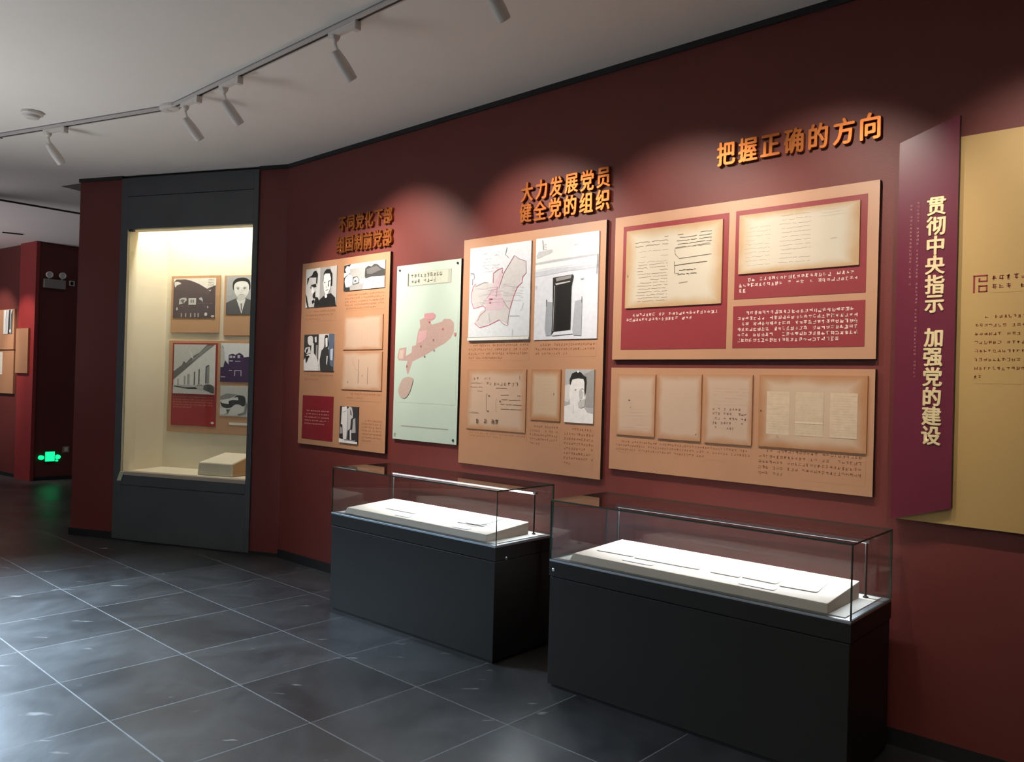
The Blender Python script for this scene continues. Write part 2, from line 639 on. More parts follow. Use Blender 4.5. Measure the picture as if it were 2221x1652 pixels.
def text_mesh(ch, size, depth, bold, name, mm, parent, loc, squash=1.0):
    """one raised character standing in the x,z plane, centred at loc, back at loc.y"""
    cu = bpy.data.curves.new('glyph', 'FONT')
    cu.body = ch
    cu.size = size
    cu.extrude = depth / 2
    cu.bevel_depth = 0.0010
    cu.bevel_resolution = 0
    cu.resolution_u = 3
    cu.align_x = 'CENTER'
    cu.align_y = 'CENTER'
    tmp = bpy.data.objects.new('glyph', cu)
    C.objects.link(tmp)
    dg = bpy.context.evaluated_depsgraph_get()
    me = bpy.data.meshes.new_from_object(tmp.evaluated_get(dg))
    bpy.data.objects.remove(tmp)
    xs = [v.co.x for v in me.vertices]
    ys = [v.co.y for v in me.vertices]
    cx, cy = (min(xs) + max(xs)) / 2, (min(ys) + max(ys)) / 2
    for v in me.vertices:
        x, y, z = v.co
        v.co = ((x - cx) * squash, -z - depth / 2, y - cy)
    bmt = bmesh.new()                        # a heavier face: the stroke laid side by side with itself
    for k, (ox, oz) in enumerate(((0, 0), (-bold, 0), (bold, 0), (0, bold * 0.6), (0, -bold * 0.6))):
        n0 = len(bmt.verts)
        bmt.from_mesh(me)
        bmt.verts.ensure_lookup_table()
        for v in bmt.verts[n0:]: v.co += Vector((ox, -0.00015 * k, oz))
    bmt.to_mesh(me)
    bmt.free()
    me.materials.clear()
    me.materials.append(mm)
    me.name = name
    o = bpy.data.objects.new(name, me)
    C.objects.link(o)
    o.parent = parent
    o.location = loc
    return o


def slab(name, pts, z0, z1, mm, kind='structure', parent=None):
    bm = bmesh.new()
    prismz(bm, pts, z0, z1)
    o = finish(name, bm, mm, parent)
    if kind: o['kind'] = kind
    return o


def wallbox(name, origin, ang, x0, x1, y0, y1, z0, z1, mm, kind='structure'):
    o = box(name, x0, x1, y0, y1, z0, z1, mm, loc=(origin.x, origin.y, 0), rotz=ang)
    if kind: o['kind'] = kind
    return o


# ================================================================== THE ROOM
# floor
slab('floor', [(-13, -4.6), (6, -4.6), (6, 4), (0, 9), (0, 16), (-13, 16)], -0.1, 0, FLOOR)
# ceiling, with the dark recess that the end of the cabinet wall pushes into
bm = bmesh.new()
outer = [(-13, -4.6), (6, -4.6), (6, 4), (0, 9), (0, 16), (-13, 16)]
hole = [(-4.75, 8.35), (-4.42, 8.17), (-4.2, 8.7), (-4.6, 8.66)]
vo = [bm.verts.new((x, y, CEIL)) for x, y in outer]
vh = [bm.verts.new((x, y, CEIL)) for x, y in hole]
eo = [bm.edges.new((vo[i], vo[(i + 1) % len(vo)])) for i in range(len(vo))]
eh = [bm.edges.new((vh[i], vh[(i + 1) % 4])) for i in range(4)]
bmesh.ops.triangle_fill(bm, use_beauty=True, edges=eo + eh)
up = bmesh.ops.extrude_face_region(bm, geom=bm.faces[:])
bmesh.ops.translate(bm, verts=[v for v in up['geom'] if isinstance(v, bmesh.types.BMVert)], vec=(0, 0, 0.12))
o = finish('ceiling', bm, WHITE)
o['kind'] = 'structure'
slab('trim_5', [(-4.9, 8.5), (-4.45, 8.0), (-4.0, 8.9), (-4.8, 8.9)], CEIL + 0.12, CEIL + 0.14, BLACK)

# long exhibition wall: x runs to the viewer's right, +y into the wall
A1 = -WA
A2 = -WB
wallbox('wall_right', O1, A1, -6.43, 3.6, 0, 0.15, 0, CEIL, RED)
wallbox('shade_strip_1', O1, A1, -6.42, 3.5, -0.012, 0, CEIL - 0.035, CEIL, BLACK)  # black strip standing in for the shade under the ceiling
wallbox('baseboard_right', O1, A1, -6.42, 3.5, -0.012, 0, 0.0, 0.075, BLACK)
# cabinet wall, in two pieces either side of the cabinet
wallbox('wall_back', B1, A2, -0.305, 0, 0, 0.15, 0, CEIL, RED)
wallbox('wall_end', B1, A2, -2.42, -1.885, 0, 0.9, 0, CEIL, RED)
wallbox('wall_header', B1, A2, -1.885, -0.305, 0.02, 0.15, 3.52, CEIL, BLACK)
wallbox('shade_strip_2', B1, A2, -2.432, -1.885, -0.012, 0, CEIL - 0.035, CEIL, BLACK)  # shade along the top of the wall end, put in as black
wallbox('shade_strip_3', B1, A2, -0.305, 0, -0.012, 0, CEIL - 0.035, CEIL, BLACK)  # same painted shade over the short piece by the bend
wallbox('baseboard_end', B1, A2, -2.432, -1.885, -0.012, 0, 0, 0.07, BLACK)
wallbox('baseboard_back', B1, A2, -0.305, 0, -0.006, 0, 0, 0.03, BLACK)

# far block seen past the end of the cabinet wall
PF = Vector((-7.06, 11.9, 0))
DR = Vector((0.66, 0.75, 0)).normalized()
AR = math.atan2(DR.y, DR.x)
DL = Vector((0.87, -0.64, 0)).normalized()          # left face, viewer's right
AL = math.atan2(DL.y, DL.x)
wallbox('wall_far', PF, AR, 0, 3.4, 0, 0.2, 0, CEIL, RED)
wallbox('wall_left', PF, AL, -4.6, 0, 0, 0.2, 0, CEIL, RED)
wallbox('wall_pier', PF, AL, -0.50, 0.03, -0.05, 0, 0, CEIL, REDB)
wallbox('baseboard_far', PF, AR, 0, 3.4, -0.012, 0, 0, 0.05, BLACK)
wallbox('baseboard_left', PF, AL, -4.6, -0.50, -0.012, 0, 0, 0.05, BLACK)

# unseen sides of the hall: window wall on the left, glazed entrance behind the camera
bm = bmesh.new()
bx(bm, -6.4, -6.2, -4.4, 2.0, 0, CEIL)
bx(bm, -6.4, -6.2, 8.6, 8.9, 0, CEIL)
bx(bm, -6.4, -6.2, 2.0, 8.6, 0, 0.2)
bx(bm, -6.4, -6.2, 2.0, 8.6, 3.2, CEIL)
o = finish('wall_window', bm, WHITE); o['kind'] = 'structure'
bm = bmesh.new()
for i in range(7):
    y = 2.0 + i * 1.1
    bx(bm, -6.34, -6.28, y - 0.03, y + 0.03, 0.2, 3.2)
bx(bm, -6.34, -6.28, 2.0, 8.6, 0.2, 0.25)
bx(bm, -6.34, -6.28, 2.0, 8.6, 3.15, 3.2)
o = finish('window_1', bm, BLACK); o['kind'] = 'structure'
bm = bmesh.new()
bx(bm, -6.4, -5.1, -4.2, -4.0, 0, CEIL)
bx(bm, -0.1, 5.4, -4.2, -4.0, 0, CEIL)
bx(bm, -5.1, -0.1, -4.2, -4.0, 3.0, CEIL)
o = finish('wall_entrance', bm, RED); o['kind'] = 'structure'
o = box('wall_side', 5.2, 5.4, -4.0, 0.7, 0, CEIL, RED); o['kind'] = 'structure'

# dark slots in the far ceiling
def slot(name, a, b, w=0.05):
    a, b = Vector((*a, 0)), Vector((*b, 0))
    d = (b - a)
    bmx = bmesh.new()
    bx(bmx, 0, d.length, -w / 2, w / 2, CEIL - 0.012, CEIL)
    q = finish(name, bmx, BLACK, loc=(a.x, a.y, 0), rotz=math.atan2(d.y, d.x))
    q['kind'] = 'structure'
slot('trim_6', (-5.85, 9.06), (-5.0, 10.05), 0.045)
slot('trim_7', (-7.15, 11.17), (-6.94, 11.3), 0.05)

# ================================================================== CABINET IN THE BACK WALL
cab = empty('display_cabinet', 'tall charcoal framed cabinet with a lit cream recess set into the red wall', 'display cabinet',
            B1 + D2 * 1.80, A2)
# local: x right, y into the wall, z up; opening x 0..1.44, z .665..3.02
OX, OZ0, OZ1, CD = 1.44, 0.665, 3.02, 0.54
OZI = 3.50
bm = bmesh.new()
bx(bm, -0.085, 0.0, -0.015, 0.12, 0.012, 3.52)
finish('side_post', bm, CHARB, cab, bevel=0.003)
bm = bmesh.new()
bx(bm, OX, OX + 0.055, -0.015, 0.12, 0.012, 3.52)
finish('side_post', bm, CHARB, cab, bevel=0.003)
bm = bmesh.new()
bx(bm, 0.0, OX, -0.015, 0.12, OZ1, 3.335)
bx(bm, 0.0, OX, -0.015, 0.12, 3.341, 3.52)
bx(bm, 0.0, OX, 0.0, 0.11, 3.33, 3.345)
finish('header_panel', bm, CHARB, cab)
bm = bmesh.new()
bx(bm, -0.0, OX, -0.015, 0.12, 0.012, 0.535)
bx(bm, 0.0, OX, -0.015, 0.12, 0.541, OZ0 - 0.03)
bx(bm, 0.0, OX, 0.0, 0.11, 0.53, 0.545)
finish('base_panel', bm, CHARB, cab)
box('plinth', -0.085, OX + 0.055, -0.004, 0.12, 0, 0.012, BLACK, cab)
box('sill', -0.002, OX, -0.018, 0.10, OZ0 - 0.03, OZ0, mat('sill_beige', (0.42, 0.36, 0.31), 0.5, noise=0.03), cab)
# liner
bm = bmesh.new()
bx(bm, -0.01, 0.0, 0.12, CD, OZ0, OZI)
bx(bm, OX, OX + 0.01, 0.12, CD, OZ0, OZI)
bx(bm, -0.01, OX + 0.01, CD, CD + 0.01, OZ0 - 0.01, OZI + 0.01)
bx(bm, 0.0, OX, 0.12, 0.13, OZ1, OZI)
bx(bm, -0.01, OX + 0.01, 0.10, CD, OZ0 - 0.012, OZ0)
bx(bm, -0.01, OX + 0.01, 0.12, CD, OZI, OZI + 0.01)
bx(bm, 0.0, 0.004, -0.012, 0.12, OZ0, OZ1)
bx(bm, OX - 0.002, OX + 0.0, 0.02, 0.12, OZ0, OZ1)
bx(bm, 0.0, OX, 0.02, 0.12, OZ1 - 0.004, OZ1)
finish('liner', bm, CREAM, cab)
bm = bmesh.new()
for f in bx(bm, 0.008, OX - 0.004, 0.004, 0.012, OZ0, OZ1 - 0.004):
    f.material_index = 0 if abs(f.normal.y) > 0.5 else 1
bm.faces.ensure_lookup_table()
bm.normal_update()
for f in bm.faces: f.material_index = 0 if abs(f.normal.y) > 0.5 else 1
finish('glass_pane', bm, [GLASS, PGREEN], cab)
bm = bmesh.new()
prism(bm, [(-0.035, 0.575), (0.015, 0.575), (0.05, 0.665), (0.0, 0.665)], -0.024, -0.015)
finish('corner_clamp', bm, PGREEN, cab, bevel=0.004)
bm = bmesh.new()
bx(bm, 0.01, 0.06, -0.012, 0.02, OZ1 - 0.02, OZ1 - 0.002)
finish('top_clamp', bm, BLACK, cab)
cl = box('light_strip', 0.10, OX - 0.10, 0.14, 0.26, OZI - 0.012, OZI, mat('case_led', (0.9, 0.85, 0.7), 0.5, emit=(1.0, 0.9, 0.68), estr=2.2, noise=0.01), cab)
a = area('cabinet_light', (0, 0, 0), (0, 0, -1), 1.34, 0.12, 29, (1.0, 0.95, 0.86))
a.parent = cab
a.rotation_euler = (0, 0, 0)
a.location = (OX / 2, 0.20, OZI - 0.02)
for xx in (0.22, 0.72, 1.22):
    l = bpy.data.lights.new('cabinet_downlight', 'SPOT')
    l.energy = 4; l.color = (1, 0.92, 0.76); l.spot_size = math.radians(54); l.spot_blend = 0.7; l.shadow_soft_size = 0.03
    q = bpy.data.objects.new('cabinet_downlight', l); C.objects.link(q); q.parent = cab
    q.location = (xx, 0.30, OZI - 0.03)
    q.rotation_euler = (math.radians(14), 0, 0)


def cab_board(name, label, x0, x1, z0, z1, cat='display board', group=None, mm=TANW, t=0.018):
    e = empty(name, label, cat, cab.matrix_basis @ Vector((x0, CD, z0 + OZ0)), A2, group)
    bmx = bmesh.new()
    for f in bx(bmx, 0, x1 - x0, -t, 0, 0, z1 - z0): pass
    finish('backing_board', bmx, mm, e, bevel=0.0015, segs=1)
    return e


cab.matrix_basis = Matrix.Translation(B1 + D2 * 1.80) @ Matrix.Rotation(A2, 4, 'Z')
YF = -0.018 - 0.004

# board 1: hillside street photograph
b = cab_board('photo_board', 'small square tan board with a dark hillside street photo, upper left inside the lit cabinet', 0.069, 0.669, 1.389, 1.973, group=None)
p = Print(0.032, 0.555, 0.151, 0.555, YF, 0.004, (0.86, 0.82, 0.76))
p.poly((0.10, 0.075, 0.085), (0, 0.1), (0.06, 0.02), (0.28, 0.02), (0.42, 0.06), (0.6, 0.14), (0.80, 0.27), (0.9, 0.22), (1, 0.18), (1, 1), (0, 1))
p.poly(0.8, (0.02, 0.1), (0.1, 0.08), (0.18, 0.13), (0.08, 0.17), (0.04, 0.22), s=1)
p.poly(0.75, (0.82, 0.28), (0.86, 0.31), (0.90, 0.28), (0.87, 0.34))
p.rows(0.3, 0.82, 0.02, 0.98, 0.22, 3, 4, indent=False, last=1)
p.rows(0.25, 0.12, 0.62, 0.95, 0.76, 2, 41, indent=False, last=1, gap=0.5, fill=0.4)
p.poly(0.55, (0.15, 0.52), (0.22, 0.49), (0.31, 0.49), (0.33, 0.55), (0.25, 0.63), (0.14, 0.66))
p.poly(0.15, (0.17, 0.56), (0.22, 0.53), (0.28, 0.54), (0.24, 0.64))
p.rect(0.62, 0.37, 0.5, 0.55, 0.67)
p.rect(0.15, 0.42, 0.54, 0.50, 0.62)
p.rect(0.62, 0.45, 0.54, 0.47, 0.62)
p.poly(0.6, (0.62, 0.5), (0.68, 0.48), (0.71, 0.54), (0.70, 0.62), (0.68, 0.56), (0.63, 0.54))
p.oval(0.6, 0.10, 0.77, 0.02, 0.04)
p.oval(0.6, 0.83, 0.73, 0.015, 0.03)
p.oval(0.75, 0.79, 0.91, 0.035, 0.045)
p.oval(0.6, 0.95, 0.96, 0.04, 0.03)
for u in (0.2, 0.3, 0.42, 0.52, 0.6):
    p.rect(0.42, u, 0.88, u + 0.03, 0.98)
p.done('photo', b)
# board 2: portrait
b = cab_board('portrait_board', 'tan board with a portrait of a dark suited man, inside the lit cabinet', 0.725, 1.19, 1.362, 1.968)


def portrait(p, cu=0.5, sc=1.0, suit=0.05, shirt=0.85, bg=None):
    p.poly(0.03, *[(cu + sc * u, v) for u, v in ((-0.22, 0.30), (-0.21, 0.14), (-0.10, 0.05), (0.08, 0.04), (0.20, 0.12), (0.23, 0.30), (0.16, 0.38), (-0.16, 0.38))], s=1)
    p.poly(0.88, *[(cu + sc * u, v) for u, v in ((-0.18, 0.22), (-0.08, 0.14), (0.10, 0.14), (0.18, 0.22), (0.19, 0.38), (0.14, 0.52), (0.02, 0.60), (-0.11, 0.53), (-0.18, 0.38))], s=1)
    p.poly(0.7, (cu - sc * .09, 0.5), (cu + sc * .10, 0.5), (cu + sc * .10, 0.66), (cu - sc * .09, 0.66))
    p.poly(suit, (0, 0.70), (cu - sc * .22, 0.62), (cu - sc * .12, 0.58), (cu - .02, 0.80), (cu + sc * .12, 0.58), (cu + sc * .24, 0.63), (1, 0.70), (1, 1), (0, 1))
    p.poly(shirt, (cu - sc * .12, 0.60), (cu - sc * .02, 0.66), (cu + sc * .12, 0.60), (cu + .06, 0.86), (cu + 0.02, 0.99), (cu - .03, 0.86))
    p.poly(0.15, (cu - .01, 0.72), (cu + .03, 0.72), (cu + .035, 0.88), (cu + .01, 0.94))
    for s_ in (-1, 1):
        p.line(0.12, 0.010, (cu + s_ * sc * .13, 0.285), (cu + s_ * sc * .05, 0.29))
        p.oval(0.1, cu + s_ * sc * .085, 0.325, 0.03 * sc, 0.008, 10)
    p.line(0.5, 0.008, (cu + 0.01, 0.34), (cu + .025, 0.43), (cu - .02, 0.435))
    p.line(0.2, 0.010, (cu - sc * .05, 0.485), (cu + sc * .06, 0.483))


p = Print(0.029, 0.435, 0.215, 0.606 - 0.012, YF, 0.004, (0.42, 0.43, 0.46))
portrait(p, 0.44, 1.15, (0.10, 0.10, 0.11))
p.done('photo', b)
# board 3: large board
b = cab_board('document_board', 'large tan board with a red card and three photos, lower inside the lit cabinet', 0.061, 1.38, 0.373, 1.310)
o = Print(0.053, 0.608, 0.066, 0.910, YF, 0.004, (0.34, 0.035, 0.035))
o.rows((0.62, 0.30, 0.20), 0.04, 0.645, 0.95, 0.80, 5, 7, indent=False, last=0.45, fill=0.6, gap=0.03)
o.oval((0.85, 0.8, 0.7), 0.93, 0.955, 0.035, 0.014)
o = o.done('red_card', b)
p = Print(0.076, 0.588, 0.391, 0.895, YF - 0.006, 0.005, (0.62, 0.63, 0.62))
p.poly(0.16, (0.0, 0.72), (0.0, 0.55), (0.2, 0.42), (0.24, 0.34), (0.3, 0.38), (0.4, 0.28), (0.5, 0.22), (0.62, 0.16), (0.80, 0.0), (0.98, 0.0), (0.6, 0.26), (0.3, 0.5))
p.poly(0.30, (0.3, 0.42), (0.8, 0.03), (0.95, 0.01), (0.5, 0.31))
p.poly(0.75, (0.38, 0.14), (0.44, 0.18), (0.48, 0.29), (0.43, 0.27))
p.poly(0.78, (0.05, 0.70), (0.3, 0.5), (1.0, 0.0), (1.0, 0.83), (0.5, 0.83), (0.0, 0.84))
for (u0, v0, u1, v1, c) in ((0.50, 0.55, 0.53, 0.82, 0.12), (0.61, 0.50, 0.64, 0.80, 0.10), (0.79, 0.42, 0.87, 0.78, 0.30), (0.34, 0.60, 0.40, 0.82, 0.4), (0.26, 0.64, 0.30, 0.82, 0.4), (0.1, 0.7, 0.14, 0.83, 0.45)):
    p.rect(c, u0, v0, u1, v1)
p.poly(0.06, (0.78, 0.45), (0.86, 0.40), (0.86, 0.42), (0.80, 0.46), (0.80, 0.78), (0.78, 0.78))
p.poly(0.62, (0, 0.84), (0.3, 0.86), (0.7, 0.88), (1, 0.97), (1, 1), (0, 1))
p.poly(0.05, (0.02, 0.84), (0.3, 0.87), (0.55, 0.86), (0.6, 0.9), (0.35, 0.90), (0.02, 0.86))
p.poly(0.10, (0.75, 0.82), (0.9, 0.80), (1, 0.86), (1, 0.98), (0.85, 0.94), (0.74, 0.9), s=1)
p.oval(0.55, 0.66, 0.86, 0.09, 0.05)
p.poly(0.2, (0.57, 0.84), (0.6, 0.81), (0.7, 0.81), (0.73, 0.84), (0.65, 0.82))
p.done('photo', b)
p = Print(0.648, 1.18, 0.523, 0.912, YF, 0.004, (0.86, 0.87, 0.92))
p.poly((0.06, 0.03, 0.09), (0.0, 0.62), (0.07, 0.6), (0.09, 0.42), (0.18, 0.55), (0.18, 0.30), (0.27, 0.27), (0.33, 0.30), (0.42, 0.24), (0.5, 0.30), (0.52, 0.36), (0.62, 0.34), (0.7, 0.4), (1, 0.4), (1, 1), (0, 1))
p.poly(0.6, (0.0, 0.05), (0.08, 0.2), (0.10, 0.45), (0.06, 0.62), (0, 0.62))
p.poly(0.3, (0.01, 0.02), (0.06, 0.11), (0.07, 0.16), (0.04, 0.13))
for (u0, v0, u1, v1) in ((0.2, 0.32, 0.26, 0.38), (0.28, 0.33, 0.33, 0.38), (0.38, 0.30, 0.44, 0.38), (0.2, 0.44, 0.28, 0.47), (0.33, 0.45, 0.45, 0.47), (0.32, 0.7, 0.34, 0.84), (0.46, 0.7, 0.48, 0.84), (0.32, 0.69, 0.48, 0.71), (0.2, 0.69, 0.27, 0.71), (0.02, 0.86, 0.12, 0.88)):
    p.rect((0.62, 0.60, 0.70), u0, v0, u1, v1)
p.done('photo', b)
p = Print(0.656, 1.18, 0.181, 0.484, YF, 0.004, (0.60, 0.61, 0.60))
p.poly(0.28, (0, 0.35), (0.15, 0.25), (0.4, 0.28), (0.2, 0.42), (0.0, 0.47))
p.poly(0.05, (0.02, 0.52), (0.25, 0.45), (0.36, 0.32), (0.44, 0.30), (0.56, 0.35), (0.58, 0.6), (0.5, 0.66), (0.4, 0.62), (0.28, 0.7), (0.08, 0.72), s=1)
p.poly(0.8, (0.0, 0.5), (0.2, 0.42), (0.4, 0.36), (0.42, 0.46), (0.28, 0.46), (0.2, 0.5), (0.2, 0.6), (0.05, 0.58))
p.poly(0.72, (0.3, 0.66), (0.42, 0.6), (0.55, 0.72), (0.5, 0.9), (0.3, 0.98), (0.2, 0.9), s=1)
p.poly(0.75, (0.0, 0.75), (0.12, 0.72), (0.2, 0.85), (0.1, 0.95), (0.0, 0.97))
p.poly(0.12, (0.14, 0.78), (0.24, 0.78), (0.18, 0.92))
p.poly(0.25, (0.4, 0.93), (0.55, 0.85), (0.6, 0.5), (0.63, 0.6), (0.6, 0.9), (0.45, 0.98))
p.done('photo', b)
p = Print(0.77, 1.18, 0.095, 0.118, YF, 0.004, (0.88, 0.86, 0.82))
p.done('caption_strip', b)
# riser inside the cabinet
e = empty('display_riser', 'small cream sloping riser on the floor of the lit cabinet', 'riser', cab.matrix_basis @ Vector((0.78, 0.13, OZ0)), A2)
bm = bmesh.new()
vs = [bm.verts.new(q) for q in ((0, 0, 0), (0.40, 0, 0), (0.40, 0.32, 0), (0.07, 0.32, 0), (0.02, 0.0, 0.125), (0.40, 0.0, 0.125), (0.40, 0.32, 0.20), (0.07, 0.32, 0.20))]
for f in ((3, 2, 1, 0), (4, 5, 6, 7), (0, 1, 5, 4), (1, 2, 6, 5), (2, 3, 7, 6), (3, 0, 4, 7)): bm.faces.new([vs[i] for i in f])
finish('block', bm, CREAML, e, bevel=0.012, segs=3)
bm = bmesh.new()
bmx = [bm.verts.new(q) for q in ((0.4005, 0.02, 0.004), (0.4005, 0.30, 0.004), (0.4005, 0.30, 0.185), (0.4005, 0.02, 0.115),
                                 (0.404, 0.02, 0.004), (0.404, 0.30, 0.004), (0.404, 0.30, 0.185), (0.404, 0.02, 0.115))]
for f in ((3, 2, 1, 0), (4, 5, 6, 7), (0, 1, 5, 4), (1, 2, 6, 5), (2, 3, 7, 6), (3, 0, 4, 7)): bm.faces.new([bmx[i] for i in f])
finish('side_panel', bm, TANW, e)

# ================================================================== BOARDS ON THE LONG WALL
def wpt(s, z): return O1 + D1 * s + Vector((0, 0, z))


BT = 0.026


def wall_board(name, label, s0, s1, z0, z1, mm, cat='display board', group=None, t=BT, part='backing_board'):
    e = empty(name, label, cat, wpt(s0, z0), A1, group)
    bmx = bmesh.new()
    bx(bmx, 0, s0 - s1, -t, 0.0, 0, z1 - z0)
    bmx.normal_update()
    bmx.faces.ensure_lookup_table()
    for f in bmx.faces: f.material_index = 0 if abs(f.normal.y) > 0.5 else 1
    finish(part, bmx, [mm, EDGE], e)
    return e


FT = -BT - 0.008          # front of a mounted print
INKB = (0.27, 0.13, 0.07)

# ---- A: first tan board
A = wall_board('display_board', 'tall tan board with portraits and a dark red card, nearest the lit cabinet', 6.12, 4.91, 1.05, 2.615, TAN)
# two portraits
p = Print(0.069, 0.522, 1.179, 1.510, FT, 0.008, (0.62, 0.64, 0.64))
p.rect(0.36, 0.47, 0, 1, 1)
p.poly(0.50, (0.8, 0), (1, 0), (1, 1), (0.86, 0.8))
p.poly(0.62, (0.05, 0.22), (0.2, 0.18), (0.36, 0.22), (0.37, 0.45), (0.3, 0.66), (0.32, 0.9), (0.2, 1.0), (0.08, 0.95), (0.04, 0.6))
p.poly(0.02, (0.04, 0.42), (0.05, 0.24), (0.20, 0.17), (0.25, 0.08), (0.34, 0.06), (0.40, 0.16), (0.38, 0.42), (0.34, 0.38), (0.35, 0.24), (0.12, 0.22), (0.08, 0.34))
p.poly(0.02, (0.18, 0.42), (0.34, 0.40), (0.36, 0.48), (0.28, 0.5), (0.24, 0.46), (0.2, 0.54), (0.16, 0.5))
p.poly(0.02, (0.26, 0.66), (0.33, 0.58), (0.33, 0.78), (0.27, 0.78), (0.24, 0.72))
p.poly(0.9, (0.2, 0.44), (0.26, 0.52), (0.3, 0.6), (0.22, 0.66), (0.2, 0.58))
p.poly(0.02, (0.0, 0.62), (0.05, 0.72), (0.12, 1.0), (0.08, 1.0), (0.03, 0.85))
p.poly(0.02, (0.22, 0.84), (0.3, 0.80), (0.32, 0.88), (0.24, 0.92))
p.poly(0.02, (0.30, 1.0), (0.34, 0.74), (0.42, 0.76), (0.46, 0.84), (0.6, 0.74), (0.84, 0.68), (0.97, 0.80), (1.0, 1.0))
p.poly(0.02, (0.57, 0.36), (0.60, 0.14), (0.68, 0.06), (0.80, 0.07), (0.87, 0.2), (0.87, 0.5), (0.82, 0.5), (0.82, 0.3), (0.78, 0.18), (0.62, 0.20), (0.59, 0.38))
p.poly(0.80, (0.60, 0.22), (0.64, 0.17), (0.79, 0.18), (0.83, 0.3), (0.82, 0.54), (0.76, 0.68), (0.68, 0.72), (0.62, 0.6), (0.59, 0.4))
p.line(0.03, 0.018, (0.74, 0.38), (0.82, 0.365))
p.line(0.03, 0.018, (0.61, 0.395), (0.66, 0.40))
p.poly(0.03, (0.74, 0.38), (0.76, 0.4), (0.77, 0.52), (0.74, 0.5))
p.line(0.2, 0.012, (0.68, 0.50), (0.72, 0.53), (0.69, 0.55))
p.line(0.08, 0.014, (0.68, 0.60), (0.76, 0.59))
p.oval(0.9, 0.69, 0.75, 0.04, 0.045)
p.done('photo', A)
# landscape
p = Print(0.625, 1.158, 1.290, 1.504, FT, 0.008, (0.68, 0.68, 0.66))
p.poly(0.33, (0.1, 0.2), (0.4, 0.15), (0.55, 0.22), (0.55, 0.6), (0.1, 0.6))
p.poly(0.05, (0.52, 0.52), (0.53, 0.22), (0.6, 0.14), (0.68, 0.18), (0.74, 0.10), (0.82, 0.12), (0.9, 0.25), (1, 0.34), (1, 0.58), (0.7, 0.56), (0.55, 0.62))
p.poly(0.12, (0.56, 0.26), (0.68, 0.22), (0.8, 0.18), (0.92, 0.34), (0.7, 0.46), (0.58, 0.44))
p.poly(0.50, (0.5, 0.62), (0.7, 0.56), (1, 0.6), (1, 1), (0.48, 1))
p.poly(0.3, (0.1, 0.85), (0.3, 0.7), (0.5, 0.76), (0.48, 1.0), (0.1, 1))
p.poly(0.03, (0, 0.1), (0.0, 0.02), (0.17, 0.0), (0.14, 0.08), (0.07, 0.05), (0.02, 0.18), (0.06, 0.32), (0.0, 0.30))
p.poly(0.03, (0, 0.5), (0.1, 0.38), (0.06, 0.5), (0.02, 0.62), (0.05, 0.86), (0.16, 0.88), (0.16, 1.0), (0, 1.0))
p.poly(0.78, (0.03, 0.55), (0.1, 0.42), (0.2, 0.45), (0.23, 0.65), (0.2, 0.8), (0.1, 0.84), (0.04, 0.75), s=1)
p.poly(0.78, (0.1, 0.2), (0.15, 0.16), (0.16, 0.3), (0.12, 0.38))
p.poly(0.6, (0.26, 0.56), (0.34, 0.5), (0.4, 0.6), (0.38, 0.74), (0.26, 0.76))
p.line(0.06, 0.03, (0.23, 0.76), (0.24, 0.52), (0.34, 0.50), (0.39, 0.62), (0.38, 0.74), (0.24, 0.78))
p.oval(0.1, 0.30, 0.66, 0.03, 0.04)
p.poly(0.7, (0.42, 0.6), (0.5, 0.6), (0.52, 0.72), (0.46, 0.8), (0.41, 0.7), s=1)
p.rows(0.3, 0.66, 0.7, 0.98, 0.96, 3, 9, indent=False, gap=0.4, fill=0.5)
p.done('photo', A)
# lower left: crowd
p = Print(0.070, 0.513, 0.633, 0.944, FT, 0.008, (0.55, 0.56, 0.58))
p.rect(0.04, 0, 0, 0.5, 0.75)
p.poly(0.70, (0.0, 0.72), (0.1, 0.56), (0.24, 0.52), (0.26, 0.2), (0.33, 0.25), (0.34, 0.52), (0.46, 0.64), (0.52, 0.9), (0.48, 1.0), (0.04, 1.0))
p.poly(0.68, (0.12, 0.1), (0.18, 0.04), (0.28, 0.06), (0.3, 0.2), (0.24, 0.3), (0.14, 0.26), s=1)
p.poly(0.68, (0.06, 0.36), (0.2, 0.34), (0.24, 0.5), (0.1, 0.54), (0.02, 0.46))
p.poly(0.02, (0.07, 0.42), (0.16, 0.36), (0.12, 0.50), (0.07, 0.52))
p.poly(0.02, (0.05, 0.6), (0.18, 0.58), (0.22, 0.66), (0.18, 0.62), (0.12, 0.75), (0.08, 0.8))
p.poly(0.7, (0.36, 0.08), (0.42, 0.06), (0.43, 0.22), (0.38, 0.22))
p.poly(0.35, (0.42, 0.3), (0.47, 0.3), (0.47, 0.7), (0.42, 0.6))
p.poly(0.72, (0.5, 0.0), (0.74, 0.0), (0.68, 0.35), (0.6, 0.6), (0.5, 0.9), (0.5, 0.5))
p.poly(0.04, (0.58, 1.0), (0.55, 0.7), (0.60, 0.45), (0.70, 0.36), (0.76, 0.36), (0.86, 0.44), (0.92, 0.8), (1.0, 0.9), (1, 1))
p.poly(0.03, (0.69, 0.12), (0.72, 0.03), (0.8, 0.04), (0.84, 0.3), (0.8, 0.4), (0.7, 0.38))
p.poly(0.85, (0.72, 0.12), (0.79, 0.10), (0.80, 0.34), (0.74, 0.36))
p.poly((0.10, 0.13, 0.20), (0.84, 0.0), (1, 0.0), (1, 0.9), (0.9, 0.85), (0.84, 0.4))
p.poly((0.5, 0.55, 0.65), (0.9, 0.42), (0.98, 0.4), (0.97, 0.72), (0.9, 0.7))
p.poly(0.6, (0.78, 0.6), (0.82, 0.6), (0.8, 0.85), (0.77, 0.8))
p.done('photo', A)
